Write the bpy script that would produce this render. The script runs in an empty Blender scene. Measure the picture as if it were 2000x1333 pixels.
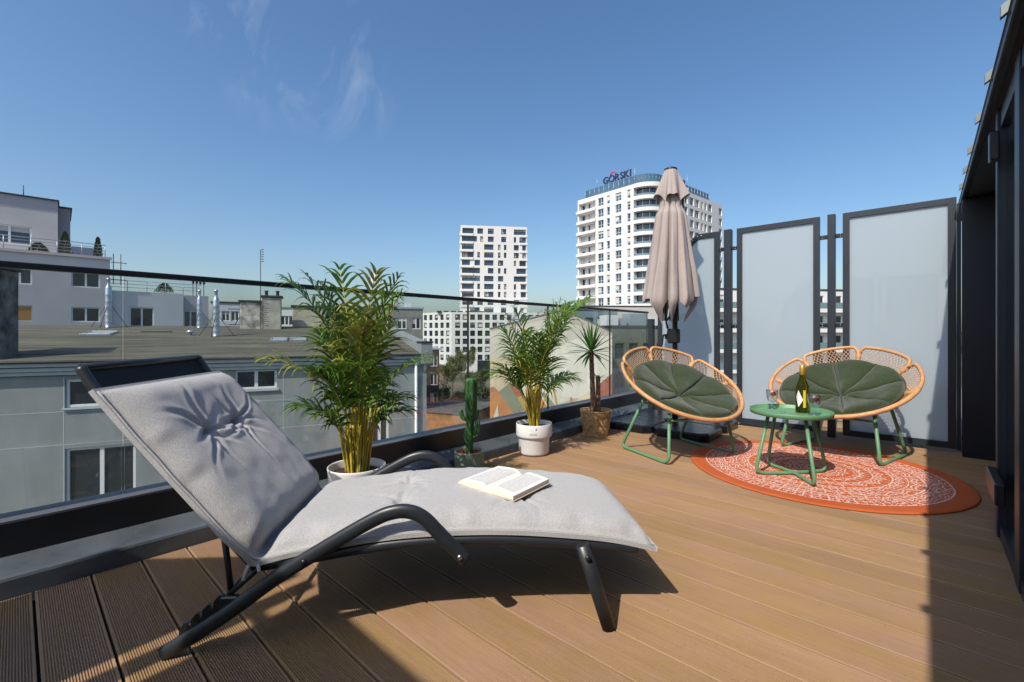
import bpy, math, random
from mathutils import Vector, Matrix, noise as mnoise
SC = bpy.context.scene
COL = SC.collection
PI = math.pi
R = math.radians

# ------------------------------------------------------------------ camera
YAW = 0.7390783
cam_d = bpy.data.cameras.new('camera')
cam = bpy.data.objects.new('camera', cam_d)
COL.objects.link(cam)
cam.location = (0, 0, 0.9)
cam.rotation_euler = (R(90), 0, YAW)
cam_d.sensor_width = 36.0
cam_d.lens = 884.0 / 2000.0 * 36.0
cam_d.shift_y = -14.9 / 2000.0
cam_d.clip_start = 0.02
cam_d.clip_end = 9000
SC.camera = cam

# ------------------------------------------------------------------ sun and sky
SUN_TRAVEL = Vector((-0.0987, 0.92, -1.0)).normalized()
SUN_EL = math.asin(-SUN_TRAVEL.z)
SUN_ROT = math.atan2(-SUN_TRAVEL.x, -SUN_TRAVEL.y)
world = bpy.data.worlds.new('World')
SC.world = world
world.use_nodes = True
wn = world.node_tree
wn.nodes.clear()
w_out = wn.nodes.new('ShaderNodeOutputWorld')
w_bg = wn.nodes.new('ShaderNodeBackground')
w_sky = wn.nodes.new('ShaderNodeTexSky')
w_sky.sky_type = 'NISHITA'
w_sky.sun_disc = False
w_sky.sun_elevation = SUN_EL
w_sky.sun_rotation = SUN_ROT
w_sky.altitude = 50
w_sky.air_density = 1.15
w_sky.dust_density = 2.2
w_sky.ozone_density = 3.6
w_bg.inputs['Strength'].default_value = 0.114
# thin cirrus wisps high in the sky
w_tc = wn.nodes.new('ShaderNodeTexCoord')
w_map = wn.nodes.new('ShaderNodeMapping')
w_map.inputs['Rotation'].default_value = (0.35, 0.2, 0.9)
w_map.inputs['Scale'].default_value = (3.0, 7.0, 4.0)
w_no = wn.nodes.new('ShaderNodeTexNoise')
w_no.inputs['Scale'].default_value = 1.6
w_no.inputs['Detail'].default_value = 9
w_no.inputs['Roughness'].default_value = 0.62
w_no.inputs['Distortion'].default_value = 0.7
w_rp = wn.nodes.new('ShaderNodeMapRange')
w_rp.inputs['From Min'].default_value = 0.48
w_rp.inputs['From Max'].default_value = 0.95
w_rp.inputs['To Max'].default_value = 0.26
def sky_dir(px, py):
    c, s = math.cos(YAW), math.sin(YAW)
    xr = (px - 1000) / 884; z = (651.6 - py) / 884
    return Vector((xr * c - s, xr * s + c, z)).normalized()
w_masks = []
for (px, py, lo, hi) in ((575, 75, 0.984, 1.0), (500, 10, 0.990, 0.999), (660, 160, 0.992, 1.0)):
    dn = wn.nodes.new('ShaderNodeVectorMath'); dn.operation = 'DOT_PRODUCT'
    dn.inputs[1].default_value = sky_dir(px, py)
    wn.links.new(w_tc.outputs['Generated'], dn.inputs[0])
    mr = wn.nodes.new('ShaderNodeMapRange'); mr.interpolation_type = 'SMOOTHSTEP'
    mr.inputs['From Min'].default_value = lo; mr.inputs['From Max'].default_value = hi
    wn.links.new(dn.outputs['Value'], mr.inputs['Value'])
    w_masks.append(mr)
def wmath(op, a, b):
    n = wn.nodes.new('ShaderNodeMath'); n.operation = op
    for i, v in enumerate((a, b)):
        if isinstance(v, (int, float)): n.inputs[i].default_value = v
        else: wn.links.new(v, n.inputs[i])
    return n.outputs[0]
wn.links.new(w_tc.outputs['Generated'], w_map.inputs['Vector'])
wn.links.new(w_map.outputs['Vector'], w_no.inputs['Vector'])
wn.links.new(w_no.outputs['Fac'], w_rp.inputs['Value'])
msk = w_masks[0].outputs[0]
for m_ in w_masks[1:]:
    msk = wmath('MAXIMUM', msk, m_.outputs[0])
fac = wmath('MULTIPLY', w_rp.outputs[0], msk)
w_mix = wn.nodes.new('ShaderNodeMixRGB')
w_mix.inputs['Color2'].default_value = (7.0, 7.4, 8.2, 1)
wn.links.new(fac, w_mix.inputs['Fac'])
w_hs = wn.nodes.new('ShaderNodeHueSaturation'); w_hs.inputs['Saturation'].default_value = 1.15
wn.links.new(w_sky.outputs['Color'], w_hs.inputs['Color'])
wn.links.new(w_hs.outputs['Color'], w_mix.inputs['Color1'])
wn.links.new(w_mix.outputs['Color'], w_bg.inputs['Color'])
wn.links.new(w_bg.outputs['Background'], w_out.inputs['Surface'])

sun_d = bpy.data.lights.new('sun', 'SUN')
sun_d.energy = 3.35
sun_d.angle = R(0.53)
sun_d.color = (1.0, 0.93, 0.82)
sun = bpy.data.objects.new('sun', sun_d)
COL.objects.link(sun)
sun.location = (5, -40, 45)
sun.rotation_euler = SUN_TRAVEL.to_track_quat('-Z', 'Y').to_euler()

SC.view_settings.view_transform = 'Standard'
SC.view_settings.look = 'None'
SC.view_settings.exposure = 0.48
SC.view_settings.gamma = 1.0
SC.view_settings.use_curve_mapping = False
SC.render.engine = 'CYCLES'
SC.cycles.max_bounces = 10
SC.cycles.transparent_max_bounces = 24

# ------------------------------------------------------------------ helpers
class MB:
    def __init__(s):
        s.v = []; s.f = []; s.m = []; s.sm = []
    def add(s, vs, fs, mi=0, smooth=False):
        o = len(s.v)
        s.v += [tuple(q) for q in vs]
        for f in fs:
            s.f.append(tuple(i + o for i in f)); s.m.append(mi); s.sm.append(smooth)
        return s
    def box(s, x0, x1, y0, y1, z0, z1, mi=0, b=0.0, M=None):
        if b > 0:
            b = min(b, (x1 - x0) * .45, (y1 - y0) * .45, (z1 - z0) * .45)
            vs = []
            for dz, ins in ((z0, b), (z0 + b, 0), (z1 - b, 0), (z1, b)):
                i = ins; c = b if ins == 0 else b * 1.4
                for (x, y) in ((x0 + c, y0 + i), (x1 - c, y0 + i), (x1 - i, y0 + c), (x1 - i, y1 - c), (x1 - c, y1 - i), (x0 + c, y1 - i), (x0 + i, y1 - c), (x0 + i, y0 + c)):
                    vs.append((x, y, dz))
            fs = [tuple(reversed(range(8))), tuple(range(24, 32))]
            for k in range(3):
                for i in range(8):
                    j = (i + 1) % 8
                    fs.append((k * 8 + i, k * 8 + j, k * 8 + 8 + j, k * 8 + 8 + i))
        else:
            vs = [(x0, y0, z0), (x1, y0, z0), (x1, y1, z0), (x0, y1, z0), (x0, y0, z1), (x1, y0, z1), (x1, y1, z1), (x0, y1, z1)]
            fs = [(0, 3, 2, 1), (4, 5, 6, 7), (0, 1, 5, 4), (1, 2, 6, 5), (2, 3, 7, 6), (3, 0, 4, 7)]
        if M is not None: vs = [M @ Vector(q) for q in vs]
        return s.add(vs, fs, mi)
    def prism(s, poly, a0, a1, axis='y', mi=0):
        # poly in the two other axes, counter order free; extruded from a0 to a1 along axis
        n = len(poly)
        def P(q, a):
            if axis == 'y': return (q[0], a, q[1])
            if axis == 'x': return (a, q[0], q[1])
            return (q[0], q[1], a)
        vs = [P(q, a0) for q in poly] + [P(q, a1) for q in poly]
        ar = sum(poly[i][0] * poly[(i + 1) % n][1] - poly[(i + 1) % n][0] * poly[i][1] for i in range(n))
        fl = (ar > 0) != (axis == 'y')
        fs = [tuple(range(n))[::-1] if fl else tuple(range(n)), tuple(range(n, 2 * n)) if fl else tuple(range(n, 2 * n))[::-1]]
        for i in range(n):
            j = (i + 1) % n
            fs.append((i, j, n + j, n + i) if fl else (i, n + i, n + j, j))
        return s.add(vs, fs, mi)
    def tube(s, pts, r, n=8, closed=False, mi=0, sx=1.0, cap=True, up=None):
        pts = [Vector(q) for q in pts]; N = len(pts)
        rr = r if isinstance(r, (list, tuple)) else [r] * N
        vs = []; prev = None
        for i, p in enumerate(pts):
            if closed: t = pts[(i + 1) % N] - pts[i - 1]
            else: t = pts[min(i + 1, N - 1)] - pts[max(i - 1, 0)]
            if t.length < 1e-9: t = Vector((0, 0, 1))
            t.normalize()
            if prev is None:
                u = Vector(up) if up is not None else (Vector((0, 0, 1)) if abs(t.z) < .9 else Vector((1, 0, 0)))
                u = (u - t * u.dot(t)).normalized()
            else:
                u = prev - t * prev.dot(t)
                u = u.normalized() if u.length > 1e-6 else t.orthogonal().normalized()
            prev = u; w = t.cross(u)
            for k in range(n):
                a = 2 * PI * k / n
                vs.append(p + (u * math.cos(a) * sx + w * math.sin(a)) * rr[i])
        fs = []
        for i in range(N if closed else N - 1):
            i2 = (i + 1) % N
            for k in range(n):
                k2 = (k + 1) % n
                fs.append((i * n + k, i * n + k2, i2 * n + k2, i2 * n + k))
        s.add(vs, fs, mi, True)
        if cap and not closed:
            o = len(s.v) - N * n
            s.f.append(tuple(o + k for k in range(n))[::-1]); s.m.append(mi); s.sm.append(False)
            s.f.append(tuple(o + (N - 1) * n + k for k in range(n))); s.m.append(mi); s.sm.append(False)
        return s
    def lathe(s, prof, n=32, c=(0, 0, 0), mi=0, smooth=True, rib=0.0, nrib=0, close=False):
        vs = []
        for (r, z) in prof:
            for k in range(n):
                a = 2 * PI * k / n
                q = r * (1 + (rib * math.cos(nrib * a) if nrib else 0))
                vs.append((c[0] + q * math.cos(a), c[1] + q * math.sin(a), c[2] + z))
        fs = []
        L = len(prof)
        for i in range(L - 1):
            for k in range(n):
                k2 = (k + 1) % n
                fs.append((i * n + k, i * n + k2, (i + 1) * n + k2, (i + 1) * n + k))
        s.add(vs, fs, mi, smooth)
        o = len(s.v) - L * n
        if close:
            s.f.append(tuple(o + k for k in range(n))[::-1]); s.m.append(mi); s.sm.append(False)
            s.f.append(tuple(o + (L - 1) * n + k for k in range(n))); s.m.append(mi); s.sm.append(False)
        return s
    def grid(s, fn, nu, nv, mi=0, smooth=True, wrapu=False, flip=False):
        vs = [fn(i / (nu if wrapu else nu - 1), j / (nv - 1)) for i in range(nu) for j in range(nv)]
        fs = []
        for i in range(nu if wrapu else nu - 1):
            i2 = (i + 1) % nu
            for j in range(nv - 1):
                q = (i * nv + j, i2 * nv + j, i2 * nv + j + 1, i * nv + j + 1)
                fs.append(q[::-1] if flip else q)
        return s.add(vs, fs, mi, smooth)
    def mesh(s, name, mats):
        me = bpy.data.meshes.new(name)
        me.from_pydata(s.v, [], s.f)
        for m in (mats if isinstance(mats, (list, tuple)) else [mats]): me.materials.append(m)
        me.polygons.foreach_set('material_index', s.m)
        me.polygons.foreach_set('use_smooth', s.sm)
        me.update()
        return me
    def build(s, name, mats, parent=None, loc=(0, 0, 0), rz=0.0):
        return link(name, s.mesh(name, mats), parent, loc, rz)

def link(name, me, parent=None, loc=(0, 0, 0), rz=0.0):
    o = bpy.data.objects.new(name, me)
    COL.objects.link(o)
    o.location = loc; o.rotation_euler = (0, 0, rz)
    if parent is not None: o.parent = parent
    return o
def tag(o, label=None, cat=None, group=None, kind=None):
    if label: o['label'] = label
    if cat: o['category'] = cat
    if group: o['group'] = group
    if kind: o['kind'] = kind
    return o
def thing(name, label, cat, loc=(0, 0, 0), rz=0.0, group=None, kind=None):
    o = bpy.data.objects.new(name, None)
    COL.objects.link(o)
    o.location = loc; o.rotation_euler = (0, 0, rz)
    o.empty_display_size = 0.1
    return tag(o, label, cat, group, kind)
def smooth_path(pts, k=6):
    P = [Vector(q) for q in pts]; out = []
    for i in range(len(P) - 1):
        a = P[max(i - 1, 0)]; b = P[i]; c = P[i + 1]; d = P[min(i + 2, len(P) - 1)]
        for j in range(k):
            t = j / k
            out.append(0.5 * ((2 * b) + (c - a) * t + (2 * a - 5 * b + 4 * c - d) * t * t + (-a + 3 * b - 3 * c + d) * t ** 3))
    out.append(P[-1]); return out
def round_path(pts, r, k=5):
    # polyline with rounded corners
    P = [Vector(q) for q in pts]; out = [P[0]]
    for i in range(1, len(P) - 1):
        a = (P[i - 1] - P[i]); b = (P[i + 1] - P[i])
        d = min(r, a.length * .48, b.length * .48)
        A = P[i] + a.normalized() * d; B = P[i] + b.normalized() * d
        for j in range(k + 1):
            t = j / k
            out.append(A * (1 - t) ** 2 + P[i] * 2 * t * (1 - t) + B * t * t)
    out.append(P[-1]); return out
def sstep(a, b, x):
    t = max(0.0, min(1.0, (x - a) / (b - a))); return t * t * (3 - 2 * t)

# ------------------------------------------------------------------ materials
MAT = {}
def mat(name, col, rough=.6, metal=0.0, var=0.10, scale=12.0, bump=0.0, bscale=150.0, spec=0.5, stretch=(1, 1, 1), rnd=0.0, coat=0.0, detail=5.0, transl=0.0, rvar=0.0, col2=None, sheen=0.0):
    if name in MAT: return MAT[name]
    m = bpy.data.materials.new(name); m.use_nodes = True
    nt = m.node_tree; N = nt.nodes; L = nt.links
    b = N['Principled BSDF']; out = N['Material Output']
    tc = N.new('ShaderNodeTexCoord'); oi = N.new('ShaderNodeObjectInfo')
    ad = N.new('ShaderNodeVectorMath'); ad.operation = 'MULTIPLY_ADD'
    cx = N.new('ShaderNodeCombineXYZ')
    for i in range(3): L.new(oi.outputs['Random'], cx.inputs[i])
    L.new(cx.outputs[0], ad.inputs[0]); ad.inputs[1].default_value = (37, 53, 71); L.new(tc.outputs['Object'], ad.inputs[2])
    mp = N.new('ShaderNodeMapping'); mp.inputs['Scale'].default_value = stretch
    L.new(ad.outputs[0], mp.inputs['Vector'])
    no = N.new('ShaderNodeTexNoise'); no.inputs['Scale'].default_value = scale; no.inputs['Detail'].default_value = detail; no.inputs['Roughness'].default_value = .6
    L.new(mp.outputs[0], no.inputs['Vector'])
    rp = N.new('ShaderNodeValToRGB')
    lo = [max(0, c * (1 - var)) for c in col]; hi = [min(1, c * (1 + var)) for c in (col2 or col)]
    rp.color_ramp.elements[0].position = .32; rp.color_ramp.elements[1].position = .68
    rp.color_ramp.elements[0].color = (*lo, 1); rp.color_ramp.elements[1].color = (*hi, 1)
    L.new(no.outputs['Fac'], rp.inputs['Fac'])
    colout = rp.outputs['Color']
    if rnd > 0:
        hs = N.new('ShaderNodeHueSaturation')
        mr = N.new('ShaderNodeMapRange'); mr.inputs['To Min'].default_value = 1 - rnd; mr.inputs['To Max'].default_value = 1 + rnd
        L.new(oi.outputs['Random'], mr.inputs['Value']); L.new(mr.outputs[0], hs.inputs['Value'])
        L.new(colout, hs.inputs['Color']); colout = hs.outputs['Color']
    L.new(colout, b.inputs['Base Color'])
    b.inputs['Roughness'].default_value = rough; b.inputs['Metallic'].default_value = metal
    b.inputs['Specular IOR Level'].default_value = spec
    if coat: b.inputs['Coat Weight'].default_value = coat; b.inputs['Coat Roughness'].default_value = .05
    if sheen: b.inputs['Sheen Weight'].default_value = sheen
    if rvar:
        mr2 = N.new('ShaderNodeMapRange'); mr2.inputs['To Min'].default_value = max(.02, rough - rvar); mr2.inputs['To Max'].default_value = rough + rvar
        L.new(no.outputs['Fac'], mr2.inputs['Value']); L.new(mr2.outputs[0], b.inputs['Roughness'])
    if bump > 0:
        n2 = N.new('ShaderNodeTexNoise'); n2.inputs['Scale'].default_value = bscale; n2.inputs['Detail'].default_value = 4
        L.new(mp.outputs[0], n2.inputs['Vector'])
        bp = N.new('ShaderNodeBump'); bp.inputs['Strength'].default_value = bump; bp.inputs['Distance'].default_value = .01
        L.new(n2.outputs['Fac'], bp.inputs['Height']); L.new(bp.outputs[0], b.inputs['Normal'])
    if transl > 0:
        tr = N.new('ShaderNodeBsdfTranslucent'); L.new(colout, tr.inputs['Color'])
        mx = N.new('ShaderNodeMixShader'); mx.inputs[0].default_value = transl
        L.new(b.outputs[0], mx.inputs[1]); L.new(tr.outputs[0], mx.inputs[2]); L.new(mx.outputs[0], out.inputs['Surface'])
    MAT[name] = m
    return m
def glass_mat(name, tint, ior=1.5, rough=0.0, boost=1.0, dirt=0.0):
    if name in MAT: return MAT[name]
    m = bpy.data.materials.new(name); m.use_nodes = True
    nt = m.node_tree; N = nt.nodes; L = nt.links; N.remove(N['Principled BSDF'])
    out = N['Material Output']
    t = N.new('ShaderNodeBsdfTransparent'); t.inputs['Color'].default_value = (*tint, 1)
    g = N.new('ShaderNodeBsdfGlossy'); g.inputs['Roughness'].default_value = rough; g.inputs['Color'].default_value = (.9, .95, .95, 1)
    fr = N.new('ShaderNodeLayerWeight'); fr.inputs['Blend'].default_value = .5
    pw = N.new('ShaderNodeMath'); pw.operation = 'POWER'; pw.inputs[1].default_value = 5.0
    L.new(fr.outputs['Facing'], pw.inputs[0])
    mu = N.new('ShaderNodeMath'); mu.operation = 'MULTIPLY_ADD'; mu.inputs[1].default_value = .90 * boost; mu.inputs[2].default_value = .04 * boost
    L.new(pw.outputs[0], mu.inputs[0])
    mx = N.new('ShaderNodeMixShader'); L.new(mu.outputs[0], mx.inputs[0]); L.new(t.outputs[0], mx.inputs[1]); L.new(g.outputs[0], mx.inputs[2])
    fin = mx.outputs[0]
    if dirt:
        tc = N.new('ShaderNodeTexCoord'); n1 = N.new('ShaderNodeTexNoise'); n1.inputs['Scale'].default_value = 2.2; n1.inputs['Detail'].default_value = 9; n1.inputs['Roughness'].default_value = .7
        mp = N.new('ShaderNodeMapping'); mp.inputs['Scale'].default_value = (1, 1, .45); L.new(tc.outputs['Object'], mp.inputs[0]); L.new(mp.outputs[0], n1.inputs['Vector'])
        mr = N.new('ShaderNodeMapRange'); mr.inputs['From Min'].default_value = .42; mr.inputs['From Max'].default_value = .75; mr.inputs['To Max'].default_value = dirt; L.new(n1.outputs['Fac'], mr.inputs['Value'])
        df = N.new('ShaderNodeBsdfDiffuse'); df.inputs['Color'].default_value = (.55, .57, .56, 1)
        m2 = N.new('ShaderNodeMixShader'); L.new(mr.outputs[0], m2.inputs[0]); L.new(fin, m2.inputs[1]); L.new(df.outputs[0], m2.inputs[2]); fin = m2.outputs[0]
    L.new(fin, out.inputs['Surface'])
    MAT[name] = m
    return m

def deck_mat():
    m = bpy.data.materials.new('deck_boards'); m.use_nodes = True
    nt = m.node_tree; N = nt.nodes; L = nt.links; b = N['Principled BSDF']
    tc = N.new('ShaderNodeTexCoord'); oi = N.new('ShaderNodeObjectInfo')
    cx = N.new('ShaderNodeCombineXYZ'); L.new(oi.outputs['Random'], cx.inputs[0]); L.new(oi.outputs['Random'], cx.inputs[2])
    ad = N.new('ShaderNodeVectorMath'); ad.operation = 'MULTIPLY_ADD'; ad.inputs[1].default_value = (43, 0, 91)
    L.new(cx.outputs[0], ad.inputs[0]); L.new(tc.outputs['Object'], ad.inputs[2])
    def noise(scale, stretch, detail=5, rough=.6):
        mp = N.new('ShaderNodeMapping'); mp.inputs['Scale'].default_value = stretch; L.new(ad.outputs[0], mp.inputs[0])
        n = N.new('ShaderNodeTexNoise'); n.inputs['Scale'].default_value = scale; n.inputs['Detail'].default_value = detail; n.inputs['Roughness'].default_value = rough
        L.new(mp.outputs[0], n.inputs['Vector']); return n.outputs['Fac']
    def ramp(fac, p0, c0, p1, c1):
        r = N.new('ShaderNodeValToRGB'); r.color_ramp.elements[0].position = p0; r.color_ramp.elements[0].color = (*c0, 1); r.color_ramp.elements[1].position = p1; r.color_ramp.elements[1].color = (*c1, 1)
        L.new(fac, r.inputs[0]); return r.outputs[0]
    def mul(a, b_):
        x = N.new('ShaderNodeMixRGB'); x.blend_type = 'MULTIPLY'; x.inputs[0].default_value = 1; L.new(a, x.inputs[1]); L.new(b_, x.inputs[2]); return x.outputs[0]
    c = ramp(noise(2.6, (1, 2.5, 1)), .36, (.352, .222, .102), .64, (.362, .224, .142))
    c = mul(c, ramp(noise(5, (.8, 55, 1), 4), .3, (.88, .88, .88), .7, (1.08, 1.08, 1.08)))
    c = mul(c, ramp(noise(1.1, (1, 3, 1), 7, .7), .35, (.90, .90, .90), .62, (1.05, 1.05, 1.06)))
    sp = noise(46, (1, 1, 1), 2); c = mul(c, ramp(sp, .735, (1, 1, 1), .77, (.62, .58, .54)))
    ds = noise(9, (1, 1.6, 1), 8, .75)
    mx = N.new('ShaderNodeMixRGB'); L.new(ramp(ds, .60, (0, 0, 0), .82, (.32, .32, .32)), mx.inputs[0]); L.new(c, mx.inputs[1]); mx.inputs[2].default_value = (.42, .34, .26, 1)
    hs = N.new('ShaderNodeHueSaturation'); mr = N.new('ShaderNodeMapRange'); mr.inputs['To Min'].default_value = .91; mr.inputs['To Max'].default_value = 1.08
    L.new(oi.outputs['Random'], mr.inputs['Value']); L.new(mr.outputs[0], hs.inputs['Value']); L.new(mx.outputs[0], hs.inputs['Color'])
    L.new(hs.outputs[0], b.inputs['Base Color']); b.inputs['Roughness'].default_value = .66; b.inputs['Specular IOR Level'].default_value = .3
    bp = N.new('ShaderNodeBump'); bp.inputs['Strength'].default_value = .18; bp.inputs['Distance'].default_value = .004; L.new(noise(90, (1, 3, 1), 3), bp.inputs['Height']); L.new(bp.outputs[0], b.inputs['Normal'])
    return m
m_deck = deck_mat()
m_sub = mat('subfloor', (.02, .017, .014), .9)
m_navy = mat('anthracite_powder_coat', (.018, .024, .034), .42, var=.12, scale=6, spec=.5, bump=.03, bscale=900)
m_black = mat('black_aluminium', (.011, .013, .017), .35, var=.2, scale=5, spec=.5)
m_kerb = mat('grey_kerb_flashing', (.085, .10, .115), .30, var=.25, scale=5, bump=.05, bscale=14, rvar=.12)
m_glass = glass_mat('railing_glass', (.915, .945, .945), 1.45, boost=1.4, dirt=.09)
m_glass_edge = mat('glass_edge', (.01, .05, .05), .12, var=.1, spec=.7)
m_rail = mat('rail_metal', (.012, .014, .018), .38, var=.1)
m_steel = mat('bolt_steel', (.55, .56, .58), .3, metal=1.0, var=.05)
m_white_p = mat('white_ceramic', (.78, .77, .76), .28, var=.03, scale=8, spec=.5)
m_soil = mat('potting_soil', (.07, .028, .016), .95, var=.5, scale=60, bump=.8, bscale=90)
# ------------------------------------------------------------------ deck
GAP0, PITCH = 0.04195, 0.14788
DX0, DX1 = -2.293, 0.42
deck = thing('deck', None, None, (0, 0, 0), kind='structure')
mb = MB(); mb.box(DX0 - .01, DX1, -1.45, 5.75, -.12, -.03)
mb.build('joist_base', m_sub, deck)
prof = []
wB = PITCH - 0.0072
n_gr = 22; marg = 0.0062; p_gr = (wB - 2 * marg) / n_gr
prof.append((0.0, -.022)); prof.append((0.0, -.0015)); prof.append((.0015, 0))
for i in range(n_gr):
    y = marg + i * p_gr
    prof += [(y + p_gr * .22, 0), (y + p_gr * .29, -.0045), (y + p_gr * .71, -.0045), (y + p_gr * .78, 0)]
prof += [(wB - .0015, 0), (wB, -.0015), (wB, -.022)]
mb = MB()
n = len(prof)
xs = (DX0, -1.0, DX1)
mb.add([(x, q[0], q[1]) for x in xs for q in prof], [(k * n + i, (k + 1) * n + i, (k + 1) * n + i + 1, k * n + i + 1) for k in range(2) for i in range(n - 1)])
mb.add([(DX0, q[0], q[1]) for q in prof], [tuple(range(n))])
mb.add([(DX1, q[0], q[1]) for q in prof], [tuple(range(n))[::-1]])
board_me = mb.mesh('board', m_deck)
for k in range(-10, 38):
    link('board', board_me, deck, (0, GAP0 + k * PITCH + .0036, 0))

# ------------------------------------------------------------------ kerb, railing
RY0, RY1 = -1.6, 5.25
mb = MB()
kp = [(-2.302, -.06), (-2.302, .058), (-2.306, .067), (-2.316, .072), (-2.40, .086), (-2.452, .094), (-2.66, .094), (-2.66, -.4), (-2.60, -.4)]
mb.prism(kp, RY0 - .3, 5.9, 'y')
kerb = mb.build('kerb', m_kerb); tag(kerb, kind='structure')

rail = thing('glass_railing', 'long frameless glass balustrade with black handrail along the terrace edge', 'railing', (-2.528, 0, .094))
mb = MB(); mb.box(-.068, .078, RY0, RY1, 0, .121, b=.003); mb.build('base_channel', m_black, rail)
mb = MB(); mb.box(.018, .074, RY0, RY1, .1215, .1245); mb.build('cover_strip', mat('grey_gasket', (.10, .095, .10), .5), rail)
mb = MB(); mb.box(-.022, .022, RY0, RY1, 1.051, 1.074, b=.003); mb.build('handrail', m_rail, rail)
js = [RY0, .309, 2.284, 3.257, 4.35, RY1]
for a, b in zip(js[:-1], js[1:]):
    mb = MB(); y0, y1 = a + .005, b - .005
    x0, x1, z0, z1 = -.006, .006, .123, 1.050
    vs = [(x0, y0, z0), (x1, y0, z0), (x1, y1, z0), (x0, y1, z0), (x0, y0, z1), (x1, y0, z1), (x1, y1, z1), (x0, y1, z1)]
    mb.add(vs, [(1, 2, 6, 5), (3, 0, 4, 7)], 0); mb.add(vs, [(0, 1, 5, 4), (2, 3, 7, 6), (4, 5, 6, 7)], 1)
    mb.build('glass_pane', [m_glass, m_glass_edge], rail)

# ------------------------------------------------------------------ frosted privacy screens
def frosted():
    m = bpy.data.materials.new('frosted_glass'); m.use_nodes = True
    nt = m.node_tree; N = nt.nodes; L = nt.links
    b = N['Principled BSDF']; b.inputs['Base Color'].default_value = (.44, .53, .57, 1)
    b.inputs['Roughness'].default_value = .03; b.inputs['Specular IOR Level'].default_value = .85
    tc = N.new('ShaderNodeTexCoord'); no = N.new('ShaderNodeTexNoise'); no.inputs['Scale'].default_value = 1.4; no.inputs['Detail'].default_value = 6
    L.new(tc.outputs['Object'], no.inputs['Vector'])
    rp = N.new('ShaderNodeValToRGB'); rp.color_ramp.elements[0].color = (.55, .62, .675, 1); rp.color_ramp.elements[1].color = (.61, .675, .73, 1)
    L.new(no.outputs['Fac'], rp.inputs['Fac']); L.new(rp.outputs[0], b.inputs['Base Color'])
    tr = N.new('ShaderNodeBsdfTranslucent'); tr.inputs['Color'].default_value = (.80, .88, .90, 1)
    mx = N.new('ShaderNodeMixShader'); mx.inputs[0].default_value = .56
    L.new(b.outputs[0], mx.inputs[1]); L.new(tr.outputs[0], mx.inputs[2]); L.new(mx.outputs[0], N['Material Output'].inputs['Surface'])
    return m
m_frost = frosted()
SY = 4.78
def inset(poly, d):
    # inward offset of a convex polygon (x,z), counter clockwise
    n = len(poly); out = []
    for i in range(n):
        a, b, c = Vector(poly[i - 1]), Vector(poly[i]), Vector(poly[(i + 1) % n])
        e1 = (b - a).normalized(); e2 = (c - b).normalized()
        n1 = Vector((-e1.y, e1.x)); n2 = Vector((-e2.y, e2.x))
        k = d / (1 + n1.dot(n2))
        out.append(tuple(b + (n1 + n2) * k))
    return out
def screen(poly, y, label, group, bolts=()):
    x0 = min(q[0] for q in poly)
    P = [(q[0] - x0, q[1] - .03) for q in poly]
    root = thing('privacy_screen', label, 'privacy screen', (x0, y, .03), 0, group)
    I = inset(P, .047); n = len(P)
    for i in range(n):
        j = (i + 1) % n
        mb = MB(); mb.prism([P[i], P[j], I[j], I[i]], -.02, .02, 'y'); mb.build('frame_bar', m_navy, root)
    G = inset(P, .046)
    mb = MB(); mb.prism(G, -.004, .004, 'y'); mb.build('glass_pane', m_frost, root)
    for (bx, bz) in bolts:
        mb = MB(); mb.lathe([(0.0001, -.0225), (.006, -.0225), (.006, -.0195)], 10); 
        mb.v = [(bx - x0 + q[0], q[2], bz - .03 + q[1]) for q in mb.v]; mb.build('bolt', m_steel, root)
    return root
TOPZ = 1.926
P1 = [(-2.17, .03), (-1.527, .03), (-1.527, TOPZ), (-1.753, TOPZ), (-2.17, TOPZ - .417)]
P2 = [(-1.360, .03), (-.682, .03), (-.682, TOPZ), (-1.360, TOPZ)]
P3 = [(-.517, .03), (.178, .03), (.178, TOPZ), (-.517, TOPZ)]
g1 = 'frosted privacy screens at the far end of the terrace'; g2 = 'frosted privacy screens behind the viewer'
screen(P1, SY, 'frosted glass screen with a cut-off top corner, half hidden behind the closed parasol', g1, [(-1.74, 1.905), (-1.70, 1.905), (-1.79, 1.868), (-1.815, 1.843)])
screen(P2, SY, 'middle frosted glass screen in a dark frame, behind the wine table', g1)
screen(P3, SY, 'frosted glass screen nearest the dark house wall, behind the right rattan chair', g1)
NY = -1.08
screen(P1, NY, 'frosted screen with cut-off corner at the near end by the railing', g2)
screen(P2, NY, 'middle frosted screen at the near end of the terrace', g2)
screen(P3, NY, 'frosted screen at the near end of the terrace beside the house wall', g2)
def screen_post(x0, x1, y, z1, label, group, sides, zs=(1.74, .97, .2)):
    root = thing('screen_post', label, 'post', ((x0 + x1) / 2, y, 0), 0, group)
    w = (x1 - x0) / 2
    mb = MB(); mb.box(-w, w, -.03, .03, 0, z1, b=.002); mb.build('post', m_navy, root)
    for sd, reach in sides:
        for z in zs:
            if z > z1: continue
            mb = MB()
            xa, xb = sorted((sd * (w + .001), sd * (w + reach)))
            mb.box(xa, xb, -.016, .012, z - .017, z + .017, b=.003)
            br = mb.build('bracket', m_black, root)
            for dz in (-.009, .009):
                q = MB(); q.lathe([(.0001, -.019), (.004, -.019), (.004, -.015)], 8)
                q.v = [((xa + xb) / 2 + v[0], v[2], z + dz + v[1]) for v in q.v]
                q.build('screw', m_steel, br)
    return root
g3 = 'posts between the far frosted screens'
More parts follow.
